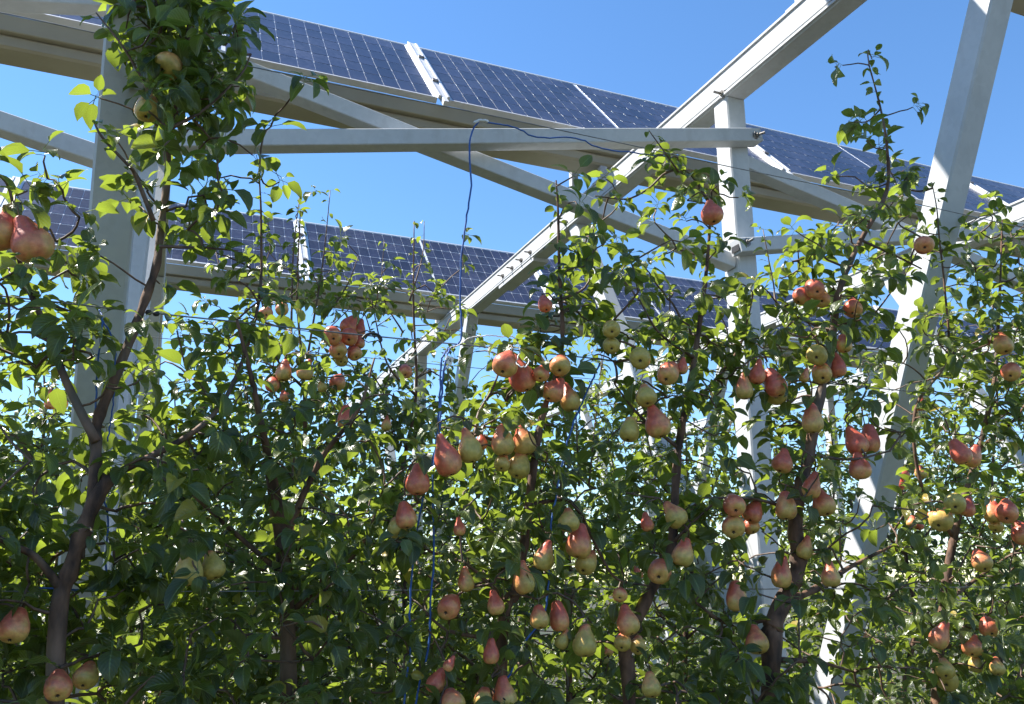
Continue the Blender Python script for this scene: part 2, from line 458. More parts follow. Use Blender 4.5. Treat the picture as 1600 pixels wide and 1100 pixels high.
def make_frame(label):
    """built with its left face at row coordinate 0, base on the ground at n = 2.85"""
    org = W(0, 2.90, -EYE)
    root = empty('canopy_frame', org)
    tag(root, label, 'frame', 'metal frames carrying the solar canopy')
    c = LW / 2
    def P(n, z, r=c): return W(r, n, z)
    for n0 in (2.85, 7.85):
        MB().beam(P(n0 + .05, -EYE), P(n0 + .05, RAF0 - .003), LW, .105, RV).build('post', M['alu'], root, org)
        MB().beam(P(STRUT(n0, -.75), -.75), P(STRUT(n0, RAF0 + .01), RAF0 + .01), LW - .006, .092, RV).build('strut', M['alu'], root, org)
        MB().beam(P(CLEG(n0, -.75), -.75), P(CLEG(n0, RAF0 + .01), RAF0 + .01), LW - .010, .092, RV).build('strut', M['alu'], root, org)
        MB().box(P(n0 + .05, -EYE + .02), RV * .34, NV * .34, ZV * .04).build('base_plate', M['alu'], root, org)
        MB().box(P(n0 - .02, -.74), RV * (LW + .012), NV * .34, ZV * .3).build('gusset_plate', M['alu'], root, org)
    for n0, n1 in ((.2, 5.32), (5.325, 11.6)):
        mb = MB()
        zc = (RAF0 + RAF1) / 2
        mb.beam(P(n0, zc), P(n1, zc), LW, RAF1 - RAF0, RV, .004)
        ra = mb.build('rafter', M['alu'], root, org)
        g = MB()                                   # the extruded ledges along the lower edge of the profile
        g.beam(P(n0, RAF0 + .030, -.003), P(n1, RAF0 + .030, -.003), .008, .006, RV, .001)
        g.beam(P(n0, RAF0 + .012, -.004), P(n1, RAF0 + .012, -.004), .012, .012, RV, .001)
        g.beam(P(n0, RAF1 - .012, -.003), P(n1, RAF1 - .012, -.003), .008, .012, RV, .001)
        g.build('ledge', M['alu'], ra, org)
    sl = MB().beam(P(5.02, RAF0 - .012), P(5.66, RAF0 - .012), LW + .014, .028, RV, .003).build('splice_sleeve', M['alu'], root, org)
    for n in (5.08, 5.24, 5.41, 5.59):
        b = MB(); bolt(b, P(n, RAF0 + .055, -.004), -RV, .011, .03); b.build('bolt', M['steel'], sl, org)
    for n, z in ((2.87, RAF0 + .02), (STRUT(2.85, RAF0), RAF0 + .045), (CLEG(2.85, RAF0) + .06, RAF0 + .045), (STRUT(7.85, RAF0) + .02, RAF0 + .04)):
        b = MB(); bolt(b, P(n, z, -.006), -RV, .012, .035); b.build('bolt', M['steel'], root, org)
    # stub posts that lift the panel rows off the rafter, with a shoe each
    for n, top in ((2.04, 2.36), (2.38, 2.94), (4.12, 2.36), (4.50, 2.96), (6.96, 2.30), (7.36, 2.85)):
        st = MB().beam(P(n, RAF1 + .001), P(n, top), .045, .045, RV, .003).build('stub_post', M['alu'], root, org)
        MB().box(P(n, RAF1 + .006), RV * (LW - .01), NV * .11, ZV * .012).build('shoe', M['alu'], st, org)
    return root

def copy_tree(o, parent=None):
    c = o.copy(); COL.objects.link(c); c.parent = parent
    for ch in list(o.children):
        copy_tree(ch, c)
    return c

f0 = make_frame(frame_labels['left'])
base = np.array(f0.location)
for i, (r, key) in enumerate(frame_spots):
    f = f0 if i == 0 else copy_tree(f0)
    f['label'] = frame_labels[key]
    f.location = [float(q) for q in base + r * RV]

# ------------------------------------------------------------------ cross braces between the posts
bays = [(-2.70, -.205, 'left of the wide left post'), (-.205, 2.20, 'between the two nearest posts'),
        (2.20, 4.72, 'right of the middle post'), (4.72, 7.20, 'at the far right end')]
for k, (ra, rb, where) in enumerate(bays):
    p0, p1 = W(ra + .03, 2.812, 1.375), W(rb + .05, 2.812, 1.892)
    o = p0
    root = empty('cross_brace', o)
    tag(root, 'grey box brace rising to the right ' + where, 'brace', 'cross braces of the canopy')
    MB().beam(p0, p1, .07, .062, NV, .003, .07, .07).build('bar', M['alu'], root, o)
    for p, e in ((p0, -1), (p1, 1)):
        b = MB(); bolt(b, p - NV * .036 + (p1 - p0) * .0 + RV * e * .035, -NV if e < 0 else (-NV + .5 * RV), .011, .03)
        b.build('bolt', M['steel'], root, o)
    ax = (p1 - p0) / np.linalg.norm(p1 - p0)
    MB().box(p0 - ax * .0705, ax * .002, NV * .05, ZV * .042).build('end_shade', M['black'], root, o)  # thin black sheet painted in for the shade inside the hollow bar end
    p0, p1 = W(ra + LW, 2.90, 1.815), W(rb, 2.90, 1.325)
    root = empty('cross_brace', p0)
    tag(root, 'grey box brace falling to the right ' + where, 'brace', 'cross braces of the canopy')
    MB().beam(p0, p1, .07, .062, NV, .003).build('bar', M['alu'], root, p0)

# ------------------------------------------------------------------ solar panels
PL, PW, TILT = 2.235, 1.07, R2(47.6)
SV = math.cos(TILT) * NV + math.sin(TILT) * ZV          # up the slope, away from the eye
NRM = -math.sin(TILT) * NV + math.cos(TILT) * ZV        # panel face
CX, CY = .0905, .1705
def cell_mesh():
    a, b, h, ch = CX / 2 - .0016, CY / 2 - .0050, .0016, .007
    prof = [(-a + ch * .55, -b), (a - ch * .55, -b), (a, -b + ch), (a, b - ch), (a - ch * .55, b), (-a + ch * .55, b), (-a, b - ch), (-a, -b + ch)]
    V = [(x, y, 0) for x, y in prof] + [(x, y, h) for x, y in prof]
    F = [[i, (i + 1) % 8, 8 + (i + 1) % 8, 8 + i] for i in range(8)] + [list(range(8, 16)), list(range(7, -1, -1))]
    return mk_mesh('cell', V, F, mat=M['cell'])
CELL = cell_mesh()
bm_ = MB().box((0, 0, -.004), (PL - .03, 0, 0), (0, PW - .03, 0), (0, 0, .006))
BACK = mk_mesh('backsheet', bm_.V, bm_.F, mat=M['backsheet'])
fb = MB()
for s in (-1, 1):
    fb.box((0, s * (PW / 2 - .0075), -.0145), (PL, 0, 0), (0, .015, 0), (0, 0, .035))
    fb.box((s * (PL / 2 - .0075), 0, -.0145), (.015, 0, 0), (0, PW - .0304, 0), (0, 0, .035))
FRAME = mk_mesh('frame', fb.V, fb.F, mat=M['frame_al'])
JB = MB()
for x in (-.35, 0, .35): JB.box((x, .30, -.017), (.09, 0, 0), (0, .06, 0), (0, 0, .02))
JUNC = mk_mesh('junction_box', JB.V, JB.F, mat=M['black'])
cellpos = []
for j in range(6):
    for i in range(24):
        x = (i - 11.5) * CX + (.010 if i > 11 else -.010)
        cellpos.append((x, (j - 2.5) * CY, -.0009))
allc = MB()
for x, y, z in cellpos:
    allc.add([np.array(v.co) + np.array([x, y, z]) for v in CELL.vertices], [list(p.vertices) for p in CELL.polygons])
CELLS_JOINED = mk_mesh('cells', allc.V, allc.F, mat=M['cell'])

ROT = Matrix(np.column_stack([RV, SV, NRM]).tolist()).to_4x4()
def panel(rc, n_low, z_low, label, group, single):
    c = W(rc, n_low, z_low) + SV * PW / 2
    root = empty('solar_panel', c)
    root.rotation_euler = ROT.to_euler()
    tag(root, label, 'solar panel', group)
    link('backsheet', BACK, root); link('frame', FRAME, root); link('junction_box', JUNC, root)
    if single:
        for p in cellpos: link('cell', CELL, root, p)
    else:
        tag(link('cells', CELLS_JOINED, root), kind='stuff')
    return root

rows = [ # n_low, z_low, first strip, panel indices, name
    (1.97, 2.545, 1.24, range(-2, 3), None),
    (4.05, 2.545, 1.24, range(-2, 4), 1),
    (6.92, 2.435, .97, range(-2, 4), 2)]
names1 = {-1: 'blue solar panel at the left end of the near row, behind the leafy treetop',
          0: 'blue solar panel of the near row crossed by the long rafter',
          1: 'blue solar panel of the near row right of the middle post',
          2: 'blue solar panel of the near row at the right edge of the picture',
          -2: 'blue solar panel of the near row above the top left corner, mostly cut off',
          3: 'blue solar panel of the near row past the right edge'}
names2 = {-1: 'dark solar panel of the lower far row behind the left post and shoots',
          0: 'dark solar panel of the lower far row left of and behind the rafter',
          1: 'dark solar panel of the lower far row right of the rafter, half hidden by leaves',
          2: 'dark solar panel of the lower far row behind the middle post',
          -2: 'dark solar panel of the lower far row at the left edge', 3: 'dark solar panel of the lower far row hidden behind right trees'}
names0 = {-2: 'solar panel overhead farthest left, out of the frame', -1: 'solar panel overhead above the left post, out of the frame', 0: 'solar panel overhead left of the middle frame, out of the frame',
          1: 'solar panel overhead above the leaning strut, out of the frame', 2: 'solar panel overhead at far right, out of the frame'}
words = ['first', 'second', 'third', 'fourth', 'fifth', 'sixth', 'seventh', 'eighth']
PITCH = 2.305
for n, z, s0, idx, rowk in rows:
    for k in idx:
        lab = {None: names0.get(k), 1: names1.get(k), 2: names2.get(k)}.get(rowk) or ('%s solar panel from the left in the most distant row' % words[k + 2])
        grp = {None: 'overhead row of panels', 1: 'near row of solar panels', 2: 'far row of solar panels', 3: 'most distant row of solar panels'}[rowk]
        single = (rowk == 1 and -2 < k < 3) or (rowk == 2 and -2 < k < 2)
        panel(s0 + PITCH * (k - .5) + PITCH, n, z, lab, grp, single)
    # lower carrier: front rail and set-back box beam, one thing per row
    r0, r1 = s0 + PITCH * (idx[0] - .2), s0 + PITCH * (idx[-1] + 1.2)
    q = W(r0, n, z)
    root = empty('purlin', q)
    tag(root, {None: 'beige carrier beam under the overhead panels, out of the frame', 1: 'beige carrier beam under the lower edge of the near blue panels',
               2: 'beige carrier beam under the lower edge of the far panels', 3: 'beige carrier beam under the most distant panels'}[rowk], 'beam', 'beams under the panel rows')
    MB().beam(W(r0, n + .051, z - .064), W(r1, n + .051, z - .064), .05, .085, NV, .004).build('front_rail', M['purlin'], root, q)
    MB().beam(W(r0, n + .135, z - .143), W(r1, n + .135, z - .143), .17, .07, NV, .012).build('box_beam', M['purlin'], root, q)
    MB().beam(W(r0, n + .62, z + .55), W(r1, n + .62, z + .55), .05, .07, NV, .004).build('back_rail', M['purlin'], root, q)
    # white rails in the gaps between panels
    for k in list(idx)[:-1]:
        rr = s0 + PITCH * k + PITCH
        rr = s0 + PITCH * (k + 1)
        c0 = W(rr, n, z)
        t = empty('mounting_rail', c0)
        tag(t, 'white slotted rail in the panel gap, ' + {None: 'overhead row, gap %s from left', 1: 'near row, gap %s from left',
            2: 'far row, gap %s from left', 3: 'most distant row, gap %s from left'}[rowk] % words[k - idx[0]], 'rail', 'rails between the panels')
        MB().beam(c0 - SV * .075 + NRM * .0, c0 + SV * (PW + .01), .030, .030, RV, .002).build('rail', M['alu_b'], t, c0)
        for sx in (-1, 1):
            MB().beam(c0 + RV * sx * .0245 + NRM * .010 - SV * .004, c0 + RV * sx * .0245 + NRM * .010 + SV * (PW + .004), .016, .020, RV, .002).build('flange', M['alu_b'], t, c0)
        for f in (.26, .70):
            MB().box(c0 + SV * PW * f + NRM * .0215, RV * .034, SV * .028, NRM * .012).build('clip', M['steel'], t, c0)

# ------------------------------------------------------------------ trellis wires
D1, D2, D3 = 1.75, 3.22, 4.75
def wire(n, z, r0, r1, rad, label, sag=.0):
    pts = [W(r, n, z - sag * math.sin(math.pi * ((r - r0) / 1.2 % 1.0))) for r in np.linspace(r0, r1, 40)]
    mb = MB().tube(pts, rad, 6)
    tag(mb.build('trellis_wire', M['wire'], None, pts[0], True), label, 'wire', 'wires of the trellis')
wire(D1 - .02, 1.073, -4, 9, .0013, 'thin dark top wire of the near row, running in front of the panels', .006)
wire(D1 - .02, .500, -4, 9, .0016, 'thin wire of the near row crossing at mid height past the red pears', .004)
wire(D1 - .02, -.017, -4, 9, .0013, 'thin wire of the near row at eye level among the lower leaves', .003)
wire(D1 - .02, -.53, -4, 9, .0013, 'lowest thin wire of the near row, under the leaves')
wire(D2, .835, -5, 12, .0014, 'faint distant wire of the second row against the sky')
wire(D2, .30, -5, 12, .0014, 'faint distant wire of the second row behind the leaves')

# ------------------------------------------------------------------ leaves
def leaf_shape(nu, cross, curl, fold, twist, wave, width, petiole, seed, stalk=True):
    """blade along +x with length 1, upper side +z; petiole runs from the origin"""
    r = np.random.default_rng(seed)
    V, UV = [], []
    us = np.linspace(0, 1, nu)
    cs = np.linspace(-1, 1, cross)
    ang = np.cumsum(np.concatenate([[0], np.full(nu - 1, curl / (nu - 1))]))
    x = z = 0.0
    ph = r.uniform(0, 6)
    for i, u in enumerate(us):
        if i:
            s = us[i] - us[i - 1]
            x += math.cos(ang[i]) * s; z -= math.sin(ang[i]) * s
        hw = width / 2 * (math.sin(math.pi * min(1, u ** .72)) ** .78) * (1.0 if u < .75 else 1 - .25 * (u - .75))
        hw = max(hw, .012)
        tw = twist * u
        for c in cs:
            y = c * hw
            up = abs(c) * hw * math.sin(fold) + wave * math.sin(u * 9 + ph + c * 1.2) * abs(c)
            yy = y * math.cos(fold * .8)
            a = ang[i]
            px_, pz_ = x + up * math.sin(a), z + up * math.cos(a)
            V.append((petiole + px_, yy * math.cos(tw) - 0.0, pz_ + yy * math.sin(tw)))
            UV.append((u, c))
    F = []
    for i in range(nu - 1):
        for k in range(cross - 1):
            F.append([i * cross + k, (i + 1) * cross + k, (i + 1) * cross + k + 1, i * cross + k + 1])
    if not stalk: return np.array(V), np.array(F), np.array(UV)
    # petiole: a thin three-sided stalk as quads
    o = len(V)
    pr = .016
    for xx, zz in ((0, .02), (petiole * .5, .012), (petiole + .03, -.004)):
        for k in range(3):
            a = 2.094 * k
            V.append((xx, pr * math.cos(a), zz + pr * math.sin(a))); UV.append((.0, .0))
    for i in range(2):
        for k in range(3):
            F.append([o + i * 3 + k, o + i * 3 + (k + 1) % 3, o + (i + 1) * 3 + (k + 1) % 3, o + (i + 1) * 3 + k])
    return np.array(V), np.array(F), np.array(UV)

NEARV, MIDV, FARV = [], [], []
vr = np.random.default_rng(3)
for k in range(20):
    a = dict(curl=vr.uniform(.25, 1.5), fold=vr.uniform(.15, .75), twist=vr.uniform(-.5, .5), wave=vr.uniform(0, .03),
             width=vr.uniform(.52, .74), petiole=vr.uniform(.25, .55), seed=k)
    NEARV.append(leaf_shape(6, 5, **a)); MIDV.append(leaf_shape(5, 3, **a)); FARV.append(leaf_shape(4, 3, stalk=False, **a))
TINTS = np.clip(vr.normal(.4, .22, 20), 0, .86); TINTS[7] = 1.0
LEAFMESH = [mk_mesh('leaf', v, f, True, uv, np.full(len(v), t), M['leaf']) for (v, f, uv), t in zip(NEARV, TINTS)]
MIDMESH = [mk_mesh('leaf', v, f, True, uv, np.full(len(v), t), M['leaf']) for (v, f, uv), t in zip(MIDV, TINTS)]

class Leaves:
    def __init__(self): self.p, self.m, self.k, self.s = [], [], [], []
    def add(self, pos, d, up, size):
        d = d / np.linalg.norm(d)
        y = np.cross(up, d); l = np.linalg.norm(y)
        if l < 1e-3: y = np.array([1.0, 0, 0]); l = 1
        y /= l; n = np.cross(d, y)
        self.p.append(pos); self.m.append(np.column_stack([d, y, n])); self.s.append(size)
        k = int(rng.integers(20))
        if k == 7 and rng.random() < .7: k = 8
        self.k.append(k)
    def arrays(self):
        return np.array(self.p), np.array(self.m), np.array(self.k), np.array(self.s)

def joined_leaves(name, P, Mx, K, S, shapes, origin, parent):
    Vs, Fs, UVs, Ts = [], [], [], []
    off = 0
    tj = np.clip(TINTS[K] + rng.normal(0, .10, len(K)), 0, 1)
    for k in range(20):
        idx = np.where(K == k)[0]
        if not len(idx): continue
        v, f, uv = shapes[k]
        vv = np.einsum('nij,vj->nvi', Mx[idx], v) * S[idx][:, None, None] + P[idx][:, None, :] - np.asarray(origin)
        n = len(idx); m_ = len(v)
        Vs.append(vv.reshape(-1, 3))
        Fs.append((f[None] + (np.arange(n) * m_)[:, None, None] + off).reshape(-1, 4))
        UVs.append(np.tile(uv, (n, 1))); Ts.append(np.repeat(tj[idx], m_))
        off += n * m_
    me = mk_mesh(name, np.concatenate(Vs), np.concatenate(Fs), True, np.concatenate(UVs), np.concatenate(Ts), M['leaf'])
    return tag(link(name, me, parent), kind='stuff')

def rosette(LV, pos, axis, n, size, spread=(.6, 1.35), droop=.35):
    axis = axis / np.linalg.norm(axis)
    t = np.cross(axis, [0.3, .2, 1.0]); t /= np.linalg.norm(t); b = np.cross(axis, t)
    a0 = rng.uniform(0, 6.28)
    for i in range(n):
        a = a0 + i * 2.4 + rng.normal(0, .3)
        sp = rng.uniform(*spread)
        d = math.cos(sp) * axis + math.sin(sp) * (math.cos(a) * t + math.sin(a) * b)
        d = d + np.array([0, 0, -droop * rng.uniform(.3, 1.6)])
        up = np.array([0, 0, 1.0]) + .8 * axis + rng.normal(0, .35, 3)
        LV.add(pos + axis * .006 * i * .5, d, up, size * rng.uniform(.52, 1.22))

# ------------------------------------------------------------------ pear shapes
def pear_mesh(neck, belly, bend, seed):
    r = np.random.default_rng(seed)
    prof = [(0.0, -.60), (.05, -.625), (.12, -.66), (.22, -.665), (.34, -.61), (.44, -.50), (.495, -.34), (.50, -.20), (.47, -.04),
            (.41, .12), (.335, .27), (.275, .40), (.235, .52), (.19, .61), (.12, .665), (.05, .675), (0, .665)]
    seg = 22
    V, F = [], []
    for i, (rad, z) in enumerate(prof):
        f = max(0, (z + .1) / .75)
        rad2 = rad * (1 + (neck - 1) * min(1, f * 1.3)) * (belly if z < 0 else 1 + (belly - 1) * (1 - min(1, f)))
        for k in range(seg):
            a = 2 * math.pi * k / seg
            w = 1 + .025 * math.sin(2 * a + seed) + .02 * math.sin(3 * a + 2 * seed + z * 3)
            V.append((rad2 * w * math.cos(a) + bend * f * f, rad2 * w * math.sin(a), z))
    n = len(prof)
    for i in range(n - 1):
        for k in range(seg):
            F.append([i * seg + k, i * seg + (k + 1) % seg, (i + 1) * seg + (k + 1) % seg, (i + 1) * seg + k])
    me = mk_mesh('pear', V, F, True, mat=M['pear'])
    bm = bmesh.new(); bm.from_mesh(me); bmesh.ops.remove_doubles(bm, verts=bm.verts, dist=1e-4)
    bmesh.ops.recalc_face_normals(bm, faces=bm.faces); bm.to_mesh(me); bm.free()
    me.polygons.foreach_set('use_smooth', np.ones(len(me.polygons), dtype=bool))
    cx = MB()
    for k in range(5):
        a = 2 * math.pi * k / 5
        c, s = math.cos(a), math.sin(a)
        cx.add([(.02 * c, .02 * s, -.635), (.06 * math.cos(a - .5), .06 * math.sin(a - .5), -.655), (.085 * c, .085 * s, -.69), (.06 * math.cos(a + .5), .06 * math.sin(a + .5), -.655)],
               [[0, 1, 2, 3]])
    cx.tube([(0, 0, -.61), (0, 0, -.648)], [.055, .045], 8)
    cm = mk_mesh('calyx', cx.V, cx.F, mat=M['calyx'])
    st = MB().tube([(bend, 0, .62), (bend * 1.1, .01, .72), (bend * 1.3 + .02, .02, .88), (bend * 1.5 + .05, .03, 1.02)], [.03, .024, .022, .034], 6)
    sm = mk_mesh('stem', st.V, st.F, True, mat=M['stem'])
    return me, cm, sm
PEARS = [pear_mesh(1.0, 1.0, .0, 1), pear_mesh(.86, 1.02, .05, 2), pear_mesh(1.15, .97, -.04, 3), pear_mesh(.78, 1.05, -.08, 4),
         pear_mesh(1.25, .95, .03, 5), pear_mesh(.95, 1.0, .11, 6), pear_mesh(.9, 1.06, -.10, 7), pear_mesh(1.1, 1.0, .07, 8), pear_mesh(.7, 1.0, .02, 9)]

